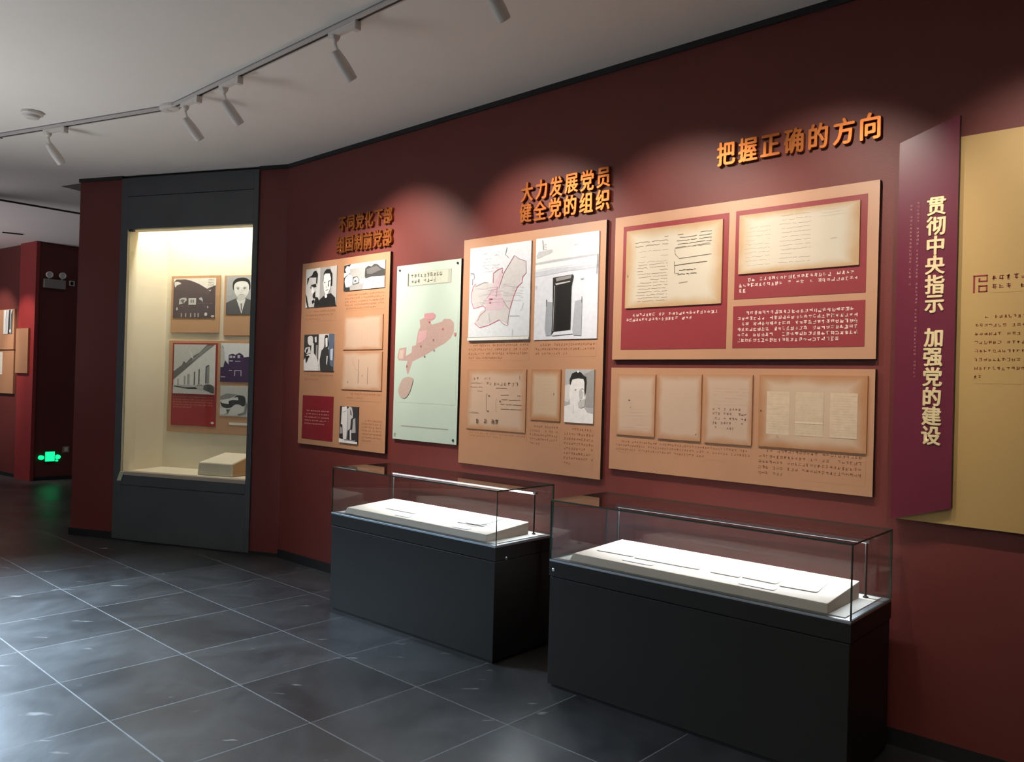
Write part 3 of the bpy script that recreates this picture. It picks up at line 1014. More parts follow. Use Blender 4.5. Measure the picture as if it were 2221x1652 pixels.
# letters
for i, (z0, z1, x0, x1) in enumerate(((0.808, 1.082, 0.632, 1.150), (0.484, 0.790, 0.625, 1.152))):
    p = Print(x0, x1, z0, z1, FT, 0.010, base=AGED_P)
    if i == 0:
        p.script((0.46, 0.32, 0.23), 0.06, 0.12, 0.94, 0.92, 13, 31, w=0.008, wob=0.005, vertical=True)
    else:
        p.script((0.52, 0.37, 0.26), 0.10, 0.15, 0.9, 0.8, 6, 33, w=0.007, wob=0.006, vertical=True, p=0.5)
        p.line((0.12, 0.07, 0.05), 0.014, (0.445, 0.20), (0.44, 0.5), (0.435, 0.83))
        p.line((0.16, 0.10, 0.07), 0.012, (0.67, 0.40), (0.665, 0.6), (0.665, 0.84))
        p.line((0.34, 0.22, 0.15), 0.008, (0.28, 0.2), (0.31, 0.35), (0.37, 0.46), (0.42, 0.49))
        p.oval((0.2, 0.13, 0.1), 0.18, 0.80, 0.008, 0.03)
        p.oval((0.25, 0.16, 0.12), 0.54, 0.63, 0.01, 0.02)
    p.done('document', A)
# captions
def caption(parent, x0, x1, z0, z1, n, c, seed, y=-BT, mm=None, fill=0.6, last=0.5, gap=0.06, name='caption', indent=True, ratio=1.0, bcol=None):
    """printed lines of small writing, a film laid straight on the board"""
    p = Print(x0, x1, z0, z1, y - 0.0008, 0.0008, base=mm)
    p.rows(c, 0.0, 0.0, 1.0, 1.0, n, seed, fill=fill, last=last, gap=gap, indent=indent, ratio=ratio)
    return p.done(name, parent)


SOFT = (0.29, 0.12, 0.058)
caption(A, 0.635, 1.165, 1.125, 1.262, 5, SOFT, 51, mm=TAN, last=0.8)
caption(A, 0.075, 0.515, 1.055, 1.150, 3, (0.34, 0.15, 0.075), 52, mm=TAN)
caption(A, 0.075, 0.515, 0.535, 0.605, 2, (0.34, 0.15, 0.075), 53, mm=TAN)
caption(A, 0.70, 1.15, 0.395, 0.46, 2, (0.34, 0.15, 0.075), 54, mm=TAN)
caption(A, 0.911, 1.166, 0.065, 0.251, 7, SOFT, 55, mm=TAN)
p = Print(0.063, 0.518, 0.047, 0.420, -BT - 0.003, 0.003, base=mat('dark_red_card', (0.20, 0.012, 0.018), 0.4, noise=0.05))
p.rows((0.75, 0.5, 0.42), 0.08, 0.33, 0.90, 0.70, 5, 61, fill=0.42, last=0.8, gap=0.12)
p.done('red_card', A)
# standing figure
p = Print(0.620, 0.869, 0.049, 0.346, FT, 0.008, (0.035, 0.03, 0.035))
p.poly(0.62, (0.12, 0.02), (0.36, 0.0), (0.44, 0.1), (0.42, 0.5), (0.40, 0.95), (0.22, 0.94), (0.16, 0.5), (0.08, 0.5), (0.1, 0.2))
p.poly(0.45, (0.44, 0.06), (0.52, 0.0), (0.66, 0.02), (0.72, 0.18), (0.72, 0.3), (0.62, 0.34), (0.6, 0.6), (0.46, 0.66), (0.42, 0.95), (0.40, 0.5))
p.poly(0.02, (0.56, 0.06), (0.62, 0.12), (0.66, 0.24), (0.60, 0.22))
p.line(0.03, 0.010, (0.42, 0.1), (0.44, 0.5), (0.40, 0.95))
p.line(0.2, 0.008, (0.16, 0.16), (0.36, 0.12))
p.poly(0.35, (0.74, 0.34), (0.86, 0.3), (0.9, 0.7), (0.62, 0.72), (0.72, 0.6))
p.poly(0.55, (0.58, 0.64), (0.66, 0.62), (0.68, 0.92), (0.60, 0.92))
p.poly(0.3, (0.04, 0.55), (0.16, 0.6), (0.18, 0.75), (0.04, 0.76))
p.poly(0.7, (0, 0.88), (0.28, 0.92), (1, 0.94), (1, 1), (0, 1))
p.poly(0.2, (0.3, 0.9), (0.9, 0.9), (0.9, 0.93), (0.3, 0.93))
p.done('photo', A)

# ---- B: mint map sheet
M_ = wall_board('map_sheet', 'tall pale green sheet with a pink district map, between the first two tan boards', 4.83, 4.12, 1.172, 2.492, MINT, 'map', t=0.02, part='sheet')
Wb, Hb = 0.71, 1.32
p = Print(0.133, 0.611, 1.157, 1.256, -0.022, 0.002, (0.40, 0.42, 0.36))
p.rect((0.50, 0.54, 0.45), 0.01, 0.03, 0.93, 0.95)
p.rect((0.12, 0.10, 0.08), 0.0, 0.02, 0.025, 0.98)
p.rows((0.18, 0.17, 0.14), 0.08, 0.10, 0.90, 0.92, 2, 71, fill=0.78, last=0.75, gap=0.08, indent=False)
p.done('title_plate', M_)
PK = (0.41, 0.29, 0.265)
p = Print(0.02, 0.69, 0.28, 0.96, -0.0208, 0.0008, base=MINT)


def mp(x, z): return ((x - 0.02) / 0.67, (0.96 - z) / 0.68)


def crop(pts):  # photo-crop coordinates of the sheet -> sheet metres
    out = []
    for cx, cy in pts:
        k = (cy - 90) / (1550 - 90)
        x = (cx - (40 - 33 * k)) / 545 * Wb
        z = Hb - (cy - (90 - (cx - 40) * (70 / 545) * (1 - 2 * k) + 0)) / 1455 * Hb
        out.append(mp(x, z))
    return out
p.poly(PK, *crop([(285, 490), (360, 482), (382, 505), (368, 540), (330, 560), (350, 585), (430, 560), (450, 535), (500, 535), (530, 570), (530, 640), (505, 700), (450, 750), (400, 775), (340, 815), (300, 840), (240, 870), (185, 895), (165, 950), (150, 1000), (138, 1000), (125, 940), (140, 890), (60, 885), (48, 860), (65, 785), (130, 775), (125, 850), (175, 820), (180, 765), (212, 760), (232, 640), (250, 605), (245, 545), (285, 525)]))
p.poly((0.52, 0.40, 0.36), *crop([(70, 800), (110, 790), (100, 870), (60, 870)]))
p.poly((0.52, 0.32, 0.34), *crop([(240, 640), (310, 630), (300, 700), (250, 740), (225, 740)]))
p.poly((0.50, 0.26, 0.29), *crop([(290, 492), (372, 490), (370, 530), (300, 540)]), s=1)
p.poly((0.50, 0.06, 0.10), *crop([(318, 555), (340, 560), (330, 575)]))
p.poly((0.50, 0.10, 0.14), *crop([(432, 615), (448, 615), (446, 628), (434, 628)]))
for (a_, b_) in ((256, 768), (363, 715), (370, 805), (135, 935), (290, 855)):
    p.oval((0.25, 0.14, 0.13), *crop([(a_, b_)])[0], 0.010, 0.012, 8)
p.poly((0.42, 0.33, 0.29), *crop([(105, 1040), (150, 1026), (190, 1040), (185, 1085), (165, 1150), (135, 1195), (105, 1205), (70, 1180), (62, 1130), (80, 1075)]), s=1)
p.poly((0.5, 0.22, 0.22), *crop([(530, 655), (550, 652), (545, 682), (533, 680)]))
p.done('district_outline', M_)
p = Print(0.098, 0.62, 0.100, 0.108, -0.021, 0.001, (0.30, 0.32, 0.27))
p.done('rule_line', M_)
for (x, z) in ((0.035, 1.285), (0.675, 1.29), (0.675, 0.03)):
    bm = bmesh.new()
    lathe(bm, [(0, 0.009), (0.006, 0.008), (0.008, 0.004)], (x, -0.02, z), (0, -1, 0), 12)
    finish('nail_head', bm, BLACK, M_, smooth=False)
bm = bmesh.new()
bx(bm, 0.018, 0.036, -0.0215, -0.02, 0.018, 0.045)
finish('printed_stamp', bm, mat('stamp_grey', (0.22, 0.30, 0.24), 0.6, noise=0.3, nscale=60), M_)

# ---- C: second tan board
Cc = wall_board('display_board', 'tall tan board with a white map print and a dark doorway photo', 4.09, 2.86, 1.052, 2.615, TAN)
p = Print(0.077, 0.642, 0.851, 1.496, FT - 0.004, 0.012, (0.58, 0.63, 0.69))


def mc(*pts): return [((x - 160 + (y - 780) / 780 * 25) / 515, (y - (780 - (x - 160) / 510 * 60 * (1 - (y - 780) / 780))) / 775) for x, y in pts]
p.poly((0.50, 0.50, 0.51), *mc((540, 840), (590, 880), (632, 890), (638, 990), (600, 1040), (560, 1110), (500, 1290), (490, 1430), (410, 1380), (250, 1440), (195, 1400), (250, 1310), (290, 1290), (270, 1260), (190, 1280), (168, 1180), (190, 1090), (280, 1065), (350, 1075), (365, 980), (430, 950), (445, 1000)))
p.poly((0.53, 0.42, 0.48), *mc((350, 1110), (400, 1020), (430, 960), (440, 1010), (410, 1120), (430, 1180), (460, 1260), (420, 1300), (300, 1300), (290, 1220)))
p.line((0.50, 0.10, 0.19), 0.0075, *mc((210, 1075), (185, 1100), (168, 1160), (170, 1230), (188, 1285), (230, 1275), (270, 1262)))
p.line((0.42, 0.12, 0.18), 0.006, *mc((270, 1262), (292, 1280), (290, 1305), (245, 1340), (222, 1390)))
p.line((0.50, 0.10, 0.19), 0.0075, *mc((195, 1405), (240, 1445), (320, 1425), (410, 1382)))
p.line((0.30, 0.14, 0.18), 0.006, *mc((412, 1382), (440, 1415), (478, 1435), (488, 1350), (500, 1300), (470, 1265), (435, 1200)))
p.line((0.45, 0.10, 0.18), 0.008, *mc((500, 1290), (530, 1190), (560, 1110), (600, 1070), (605, 1020)))
p.line((0.34, 0.16, 0.20), 0.006, *mc((605, 1020), (635, 990), (632, 890), (580, 870), (540, 840), (450, 990), (410, 1110)))
p.line((0.50, 0.12, 0.20), 0.007, *mc((360, 1070), (362, 990), (400, 960), (440, 945), (438, 990)))
p.line((0.2, 0.14, 0.16), 0.006, *mc((165, 990), (192, 992), (198, 1030), (180, 1040), (178, 1085)))
p.line((0.25, 0.24, 0.24), 0.006, *mc((480, 770), (465, 835), (490, 855)))
p.line((0.35, 0.34, 0.34), 0.004, *mc((200, 1100), (280, 1066), (315, 1066)))
p.line((0.35, 0.30, 0.32), 0.004, *mc((395, 1100), (385, 1190)))
p.line((0.40, 0.38, 0.38), 0.003, *mc((260, 1255), (360, 1120)))
p.line((0.30, 0.30, 0.30), 0.004, *mc((500, 1350), (580, 1350)))
p.line((0.40, 0.40, 0.40), 0.004, *mc((580, 1310), (600, 1290), (610, 1240)))
p.line((0.40, 0.40, 0.40), 0.004, *mc((520, 1460), (520, 1520)))
p.line((0.40, 0.40, 0.40), 0.003, *mc((322, 1320), (330, 1400)))
p.line((0.45, 0.10, 0.18), 0.010, *mc((325, 1205), (355, 1203)))
p.poly((0.5, 0.1, 0.18), *mc((326, 1228), (345, 1230), (332, 1242)))
p.script((0.45, 0.45, 0.46), 0.2, 0.05, 0.5, 0.28, 7, 82, w=0.0025, wob=0.01)
p.script((0.48, 0.42, 0.45), 0.1, 0.4, 0.9, 0.6, 8, 83, w=0.0022, wob=0.012, p=0.5)
p.rect((0.66, 0.68, 0.67), 0, 0.965, 1, 0.995)
p.line((0.28, 0.29, 0.29), 0.005, (0.0, 0.963), (1.0, 0.963))
p.done('map_print', Cc, 'white map print with a pink outline')
p = Print(0.679, 1.183, 0.849, 1.501, FT, 0.008, (0.62, 0.66, 0.74))
p.poly((0.70, 0.72, 0.74), (0, 0), (1, 0), (1, 0.215), (0.6, 0.22), (0, 0.25))
p.poly((0.45, 0.47, 0.51), (0, 0.24), (0.3, 0.225), (1, 0.21), (1, 0.225), (0.4, 0.245), (0.0, 0.26))
p.poly((0.74, 0.76, 0.79), (0, 0.26), (1, 0.235), (1, 0.28), (0, 0.31))
p.poly((0.50, 0.54, 0.61), (0, 0.33), (0.4, 0.31), (1, 0.31), (1, 0.34), (0.5, 0.35), (0, 0.38))
p.poly((0.48, 0.49, 0.52), (0.01, 0.17), (0.05, 0.13), (0.28, 0.12), (0.28, 0.15), (0.02, 0.2))
p.line(0.14, 0.008, (0.11, 0.02), (0.13, 0.12))
p.rows(0.30, 0.14, 0.06, 0.18, 0.13, 3, 90, indent=False, last=1)
p.rect(0.5, 0.62, 0.10, 0.68, 0.105)
p.poly((0.30, 0.33, 0.38), (0.20, 0.66), (0.21, 0.63), (0.32, 0.64), (0.33, 0.9), (0.31, 0.96), (0.21, 0.965), (0.185, 0.9))
p.poly((0.36, 0.39, 0.44), (0.66, 0.64), (0.77, 0.63), (0.77, 0.97), (0.65, 0.965), (0.63, 0.92))
p.line(0.05, 0.007, (0.205, 0.61), (0.205, 0.68))
p.line(0.10, 0.006, (0.765, 0.60), (0.765, 0.66))
p.poly(0.02, (0.30, 0.40), (0.62, 0.385), (0.63, 0.40), (0.60, 0.50), (0.60, 0.93), (0.34, 0.93), (0.30, 0.96), (0.31, 0.7))
p.poly(0.25, (0.35, 0.405), (0.6, 0.39), (0.59, 0.42), (0.36, 0.44))
p.poly(0.5, (0.34, 0.46), (0.58, 0.445), (0.58, 0.455), (0.36, 0.475))
p.poly(0.007, (0.37, 0.48), (0.595, 0.46), (0.59, 0.915), (0.36, 0.925))
p.line(0.45, 0.006, (0.335, 0.48), (0.33, 0.7), (0.325, 0.92))
p.poly((0.60, 0.63, 0.70), (0.34, 0.93), (0.6, 0.915), (0.64, 0.95), (0.3, 0.965))
p.line(0.3, 0.006, (0.74, 0.435), (0.79, 0.43))
p.line(0.15, 0.006, (0.99, 0.22), (0.985, 0.4))
p.line(0.3, 0.005, (0.02, 0.50), (0.03, 0.46))
p.done('photo', Cc, 'photo of a dark doorway in a white wall')
caption(Cc, 0.075, 0.638, 0.715, 0.829, 4, SOFT, 101, mm=TAN, last=0.6)
caption(Cc, 0.690, 1.176, 0.740, 0.825, 3, SOFT, 102, mm=TAN, last=0.55)
p = Print(0.074, 0.625, 0.245, 0.657, FT, 0.010, base=AGED_P)
IK = (0.17, 0.11, 0.08)
p.rows((0.22, 0.15, 0.11), 0.12, 0.13, 0.24, 0.20, 1, 3, indent=False, last=1, fill=0.8)
p.rows((0.40, 0.29, 0.21), 0.30, 0.13, 0.42, 0.19, 1, 5, indent=False, last=1, fill=0.8)
p.rows((0.38, 0.27, 0.20), 0.34, 0.20, 0.90, 0.28, 1, 6, indent=False, last=1, fill=0.9, gap=0.1)
p.script(IK, 0.06, 0.20, 0.28, 0.40, 3, 11, w=0.006, wob=0.006)
p.script(IK, 0.50, 0.28, 0.70, 0.34, 1, 12, w=0.006, wob=0.008)
p.script(IK, 0.58, 0.38, 0.95, 0.68, 4, 13, w=0.007, wob=0.004)
p.line(IK, 0.005, (0.37, 0.40), (0.35, 0.42), (0.355, 0.68), (0.38, 0.70))
p.line((0.35, 0.25, 0.18), 0.005, (0.53, 0.48), (0.515, 0.52), (0.52, 0.68), (0.54, 0.70))
p.poly(0.05, (0.575, 0.51), (0.60, 0.51), (0.59, 0.545))
p.oval(0.05, 0.39, 0.69, 0.012, 0.012, 8)
p.oval(0.10, 0.40, 0.435, 0.016, 0.012, 8)
p.line(IK, 0.008, (0.89, 0.10), (0.90, 0.11), (0.895, 0.145), (0.91, 0.15))
p.script(IK, 0.03, 0.69, 0.22, 0.75, 1, 15, w=0.007, wob=0.006, p=0)
p.rows(IK, 0.18, 0.82, 0.60, 0.91, 1, 16, indent=False, last=1, fill=0.9, gap=0.2)
p.done('document', Cc)
p = Print(0.666, 0.912, 0.333, 0.659, FT, 0.010, base=AGED_M)
p.script((0.46, 0.34, 0.25), 0.18, 0.2, 0.85, 0.8, 9, 21, w=0.005, wob=0.004)
p.oval(0.12, 0.79, 0.48, 0.012, 0.03, 8)
p.oval(0.3, 0.90, 0.9, 0.012, 0.012, 8)
p.done('document', Cc)
p = Print(0.949, 1.173, 0.332, 0.661, FT, 0.008, (0.40, 0.41, 0.42))
p.poly(0.62, (0.0, 0.3), (0.2, 0.28), (0.2, 0.5), (0.12, 0.62), (0.0, 0.6))
p.poly(0.30, (0.62, 0.1), (1, 0.0), (1, 0.7), (0.75, 0.7))
p.poly(0.75, (0.19, 0.30), (0.25, 0.2), (0.45, 0.16), (0.66, 0.18), (0.72, 0.3), (0.74, 0.48), (0.70, 0.72), (0.80, 0.80), (1, 0.82), (1, 1), (0, 1), (0, 0.70), (0.2, 0.66), (0.16, 0.5), (0.16, 0.38))
p.poly(0.02, (0.16, 0.20), (0.24, 0.08), (0.36, 0.05), (0.44, 0.03), (0.56, 0.06), (0.66, 0.12), (0.74, 0.14), (0.76, 0.24), (0.74, 0.42), (0.71, 0.52), (0.68, 0.40), (0.68, 0.24), (0.64, 0.18), (0.46, 0.17), (0.26, 0.19), (0.22, 0.26), (0.20, 0.30), (0.17, 0.28))
p.oval(0.8, 0.45, 0.045, 0.035, 0.02, 10)
p.poly(0.08, (0.34, 0.385), (0.40, 0.375), (0.42, 0.385), (0.38, 0.40))
p.line(0.08, 0.010, (0.58, 0.36), (0.66, 0.365))
p.poly(0.5, (0.52, 0.38), (0.56, 0.36), (0.64, 0.42), (0.62, 0.54), (0.55, 0.56), (0.53, 0.5))
p.line(0.25, 0.006, (0.52, 0.40), (0.515, 0.5), (0.54, 0.56))
p.poly(0.1, (0.53, 0.60), (0.56, 0.57), (0.62, 0.585), (0.57, 0.61))
p.poly(0.48, (0.48, 0.62), (0.72, 0.54), (0.72, 0.68), (0.6, 0.72), (0.5, 0.7))
p.line(0.4, 0.005, (0.32, 0.66), (0.33, 0.74), (0.32, 0.82))
p.done('photo', Cc, 'photo of a face with short black hair')
caption(Cc, 0.072, 0.635, 0.185, 0.225, 2, SOFT, 111, mm=TAN, last=0.6, gap=0.2)
caption(Cc, 0.660, 0.911, 0.165, 0.300, 5, SOFT, 112, mm=TAN, last=0.4)
caption(Cc, 0.947, 1.177, 0.060, 0.300, 8, SOFT, 113, mm=TAN, last=0.25, ratio=0.95)

# ---- D: large red/tan board
Dd = wall_board('display_board', 'wide tan board with three red panels and white writing, topmost on the right', 2.795, 1.29, 1.773, 2.615, TAN)
cards = ((0.061, 0.738, 0.058, 0.782), (0.778, 1.452, 0.316, 0.784), (0.775, 1.452, 0.059, 0.280))
LIT = (0.86, 0.74, 0.66)
for i, (x0, x1, z0, z1) in enumerate(cards):
    p = Print(x0, x1, z0, z1, -BT - 0.002, 0.002, base=CARD)
    if i == 0: p.rows(LIT, 0.05, 0.71, 0.95, 0.785, 2, 121, fill=0.72, last=0.72, gap=0.06)
    if i == 1: p.rows(LIT, 0.04, 0.765, 0.96, 0.945, 3, 122, fill=0.70, last=0.1, gap=0.06)
    if i == 2: p.rows(LIT, 0.04, 0.13, 0.96, 0.90, 6, 123, fill=0.70, last=0.88, gap=0.05)
    p.done('red_panel', Dd)
p = Print(0.090, 0.707, 0.299, 0.751, FT - 0.004, 0.014, base=AGED_L)
DK = (0.10, 0.075, 0.06)
MD = (0.36, 0.30, 0.24)
p.script(DK, 0.10, 0.10, 0.46, 0.24, 3, 131, w=0.006, wob=0.006)
p.script(MD, 0.12, 0.25, 0.46, 0.46, 3, 132, w=0.005, wob=0.008)
p.script((0.3, 0.24, 0.2), 0.12, 0.44, 0.46, 0.94, 13, 133, w=0.006, wob=0.006, p=0.05)
p.script(DK, 0.53, 0.10, 0.90, 0.30, 5, 134, w=0.0065, wob=0.005)
p.line(DK, 0.006, (0.53, 0.30), (0.535, 0.36), (0.58, 0.42), (0.9, 0.40))
p.line(MD, 0.005, (0.53, 0.29), (0.7, 0.28), (0.88, 0.26), (0.895, 0.20))
p.line(DK, 0.007, (0.535, 0.50), (0.7, 0.49), (0.86, 0.485))
p.line(DK, 0.005, (0.53, 0.45), (0.535, 0.60), (0.58, 0.60))
p.script(DK, 0.56, 0.54, 0.76, 0.64, 2, 135, w=0.006, wob=0.005, p=0)
p.line(MD, 0.006, (0.58, 0.72), (0.67, 0.71))
p.oval(MD, 0.02, 0.58, 0.008, 0.02, 8)
p.done('document', Dd)
p = Print(0.803, 1.421, 0.447, 0.756, FT - 0.004, 0.014, base=AGED_L)
p.script(MD, 0.05, 0.2, 0.28, 0.9, 10, 141, w=0.006, wob=0.010, p=0.05)
p.script(MD, 0.35, 0.06, 0.62, 0.9, 12, 142, w=0.006, wob=0.008, p=0.05)
p.script((0.48, 0.42, 0.34), 0.70, 0.06, 0.9, 0.2, 3, 143, w=0.005, wob=0.006)
p.line(MD, 0.008, (0.78, 0.55), (0.83, 0.545))
p.done('document', Dd)

# ---- E: lower tan board
Ee = wall_board('display_board', 'wide tan board with four browned documents, lowest on the right above the glass case', 2.797, 1.29, 1.126, 1.725, TAN)
for i, (x0, x1, z0, z1) in enumerate(((0.051, 0.313, 0.206, 0.562), (0.334, 0.606, 0.200, 0.564), (0.630, 0.901, 0.198, 0.565), (0.938, 1.477, 0.200, 0.567))):
    p = Print(x0, x1, z0, z1, FT - 0.002, 0.012, base=AGED_P if i < 3 else AGED_M)
    g = (0.45, 0.35, 0.28)
    if i == 0:
        p.script(g, 0.1, 0.26, 0.9, 0.40, 4, 151, w=0.005, wob=0.003)
        p.script((0.48, 0.38, 0.31), 0.1, 0.45, 0.85, 0.9, 9, 152, w=0.004, wob=0.008, p=0.5)
        p.oval(0.06, 0.34, 0.43, 0.025, 0.012, 10)
        p.oval(0.2, 0.38, 0.54, 0.012, 0.01, 8)
    elif i == 1:
        p.script(g, 0.2, 0.18, 0.95, 0.62, 9, 153, w=0.004, wob=0.003, p=0.1)
        p.poly(0.06, (0.88, 0.90), (0.92, 0.885), (0.90, 0.915))
    elif i == 2:
        p.script((0.4, 0.3, 0.24), 0.15, 0.18, 0.95, 0.46, 6, 154, w=0.005, wob=0.004)
        p.rows((0.26, 0.18, 0.14), 0.16, 0.48, 0.9, 0.82, 5, 155, indent=False, gap=0.35, last=0.7, fill=0.6)
    else:
        for (u0, u1, cc) in ((0.08, 0.30, 0), (0.36, 0.62, 1), (0.68, 0.92, 0)):
            p.rect((0.55, 0.44, 0.31) if cc else (0.57, 0.45, 0.32), u0, 0.23, u1, 0.82)
            p.script((0.49, 0.38, 0.27), u0, 0.25, u1, 0.80, 16, 160 + int(u0 * 100), w=0.004, wob=0.002, p=0.1)
        p.rect((0.64, 0.52, 0.38), 0.36, 0.63, 0.62, 0.655)
        p.line((0.25, 0.17, 0.12), 0.007, (0.19, 0.83), (0.195, 0.865), (0.21, 0.86))
        p.oval(0.06, 0.025, 0.5, 0.006, 0.01, 8)
    p.done('document', Ee)
caption(Ee, 0.048, 0.895, 0.105, 0.175, 3, SOFT, 171, mm=TAN, last=0.7)
caption(Ee, 0.939, 1.474, 0.045, 0.188, 5, (0.26, 0.13, 0.07), 172, mm=TAN, last=0.25, gap=0.12)

# ---- raised headings
def heading(label, chars, sL, sR, zc, h, mm=GOLD, name='wall_lettering', squash=None, depth=0.022, bold=0.0036):
    e = empty(name, label, 'lettering', wpt(sL, zc - h / 2), A1)
    n = len(chars)
    step = (sL - sR) / n
    for i, ch in enumerate(chars):
        text_mesh(ch, h * 1.08, depth, bold, 'raised_character', mm, e, (step * (i + 0.5), 0, h / 2), squash or 0.80)
    return e


heading('upper row of raised copper gilt characters over the first tan board', '不同党化下部', 5.62, 4.90, 2.90, 0.125)
heading('lower row of raised copper gilt characters over the first tan board', '组国制前党部', 5.64, 4.90, 2.73, 0.135)
heading('upper row of raised copper gilt characters over the board with the doorway photo', '大力发展党员', 3.575, 2.835, 2.875, 0.125)
heading('lower row of raised copper gilt characters over the board with the doorway photo', '健全党的组织', 3.585, 2.835, 2.74, 0.125)
heading('single row of raised copper gilt characters high over the red panelled board', '把握正确的方向', 2.15, 1.28, 2.878, 0.125)

# ---- Y: ochre board with the wine strip
Yy = wall_board('section_board', 'large ochre yellow board with a red emblem and writing, at the right edge', 1.19, -1.10, 1.045, 2.744, YEL, 'display board', t=0.05)
p = Print(0.315, 0.60, 0.62, 0.915, -0.0508, 0.0008, base=YEL)
p.rows((0.19, 0.045, 0.02), 0.0, 0.0, 1.0, 1.0, 8, 181, fill=0.42, last=0.12, gap=0.15, ratio=1.0)
p.done('caption', Yy)
p = Print(0.375, 0.60, 1.008, 1.088, -0.0508, 0.0008, base=YEL)
p.rows((0.14, 0.02, 0.02), 0.0, 0.05, 1.0, 1.0, 2, 182, fill=0.62, last=0.6, gap=0.2, indent=False)
p.done('caption', Yy)
bm = bmesh.new()
RDE = mat('emblem_red', (0.25, 0.012, 0.022), 0.4, noise=0.05)
def rr(x0, x1, z0, z1): bx(bm, x0, x1, -0.0525, -0.05, z0, z1)
ex, ez = 0.305, 1.012
rr(ex, ex + 0.006, ez, ez + 0.074); rr(ex, ex + 0.054, ez + 0.070, ez + 0.074); rr(ex + 0.050, ex + 0.054, ez + 0.048, ez + 0.074)
rr(ex + 0.020, ex + 0.054, ez + 0.046, ez + 0.050); rr(ex + 0.020, ex + 0.026, ez + 0.048, ez + 0.062)
rr(ex + 0.020, ex + 0.054, ez + 0.002, ez + 0.006); rr(ex + 0.020, ex + 0.054, ez + 0.026, ez + 0.030)
rr(ex + 0.020, ex + 0.025, ez + 0.002, ez + 0.030); rr(ex + 0.049, ex + 0.054, ez + 0.002, ez + 0.030)
finish('emblem', bm, RDE, Yy)

Ww = empty('title_banner', 'slanted wine red vertical strip with pale gold characters, left of the ochre board', 'banner', wpt(1.19, 1.045) + N1 * 0.052, A1)
bm = bmesh.new()
prism(bm, [(0.0, 0.0), (0.245, 0.075), (0.245, 1.79), (0.0, 1.708)], -0.028, 0.0)
bm.normal_update()
for f in bm.faces: f.material_index = 0 if abs(f.normal.y) > 0.5 else 1
finish('banner_board', bm, [WINE, EDGE], Ww)
for k, ch in enumerate('贯彻中央指示 加强党的建设'):
    if ch == ' ': continue
    z = 2.445 - (k if k < 6 else k - 0.28) * 0.0865
    text_mesh(ch, 0.088, 0.004, 0.0022, 'raised_character', PALEG, Ww, (0.160, -0.028, z - 1.045), 0.92)
FAINT = (0.42, 0.22, 0.20)
for (x0, z0, z1, sd) in ((0.079, 0.62, 1.43, 191), (0.050, 1.05, 1.42, 192)):
    p = Print(x0, x0 + 0.016, z0, z1, -0.0288, 0.0008, base=WINE)
    n = int((z1 - z0) / 0.0165)
    p.rows(FAINT, 0.05, 0.0, 1.0, 1.0, n, sd, fill=0.62, gap=0.1, indent=False, last=1.0, ratio=1.1)
    p.done('caption', Ww)

# ================================================================== GLASS CASES
CA = 0.7262


def case_frame(ctr): return Matrix.Translation(ctr) @ Matrix.Rotation(-CA, 4, 'Z')


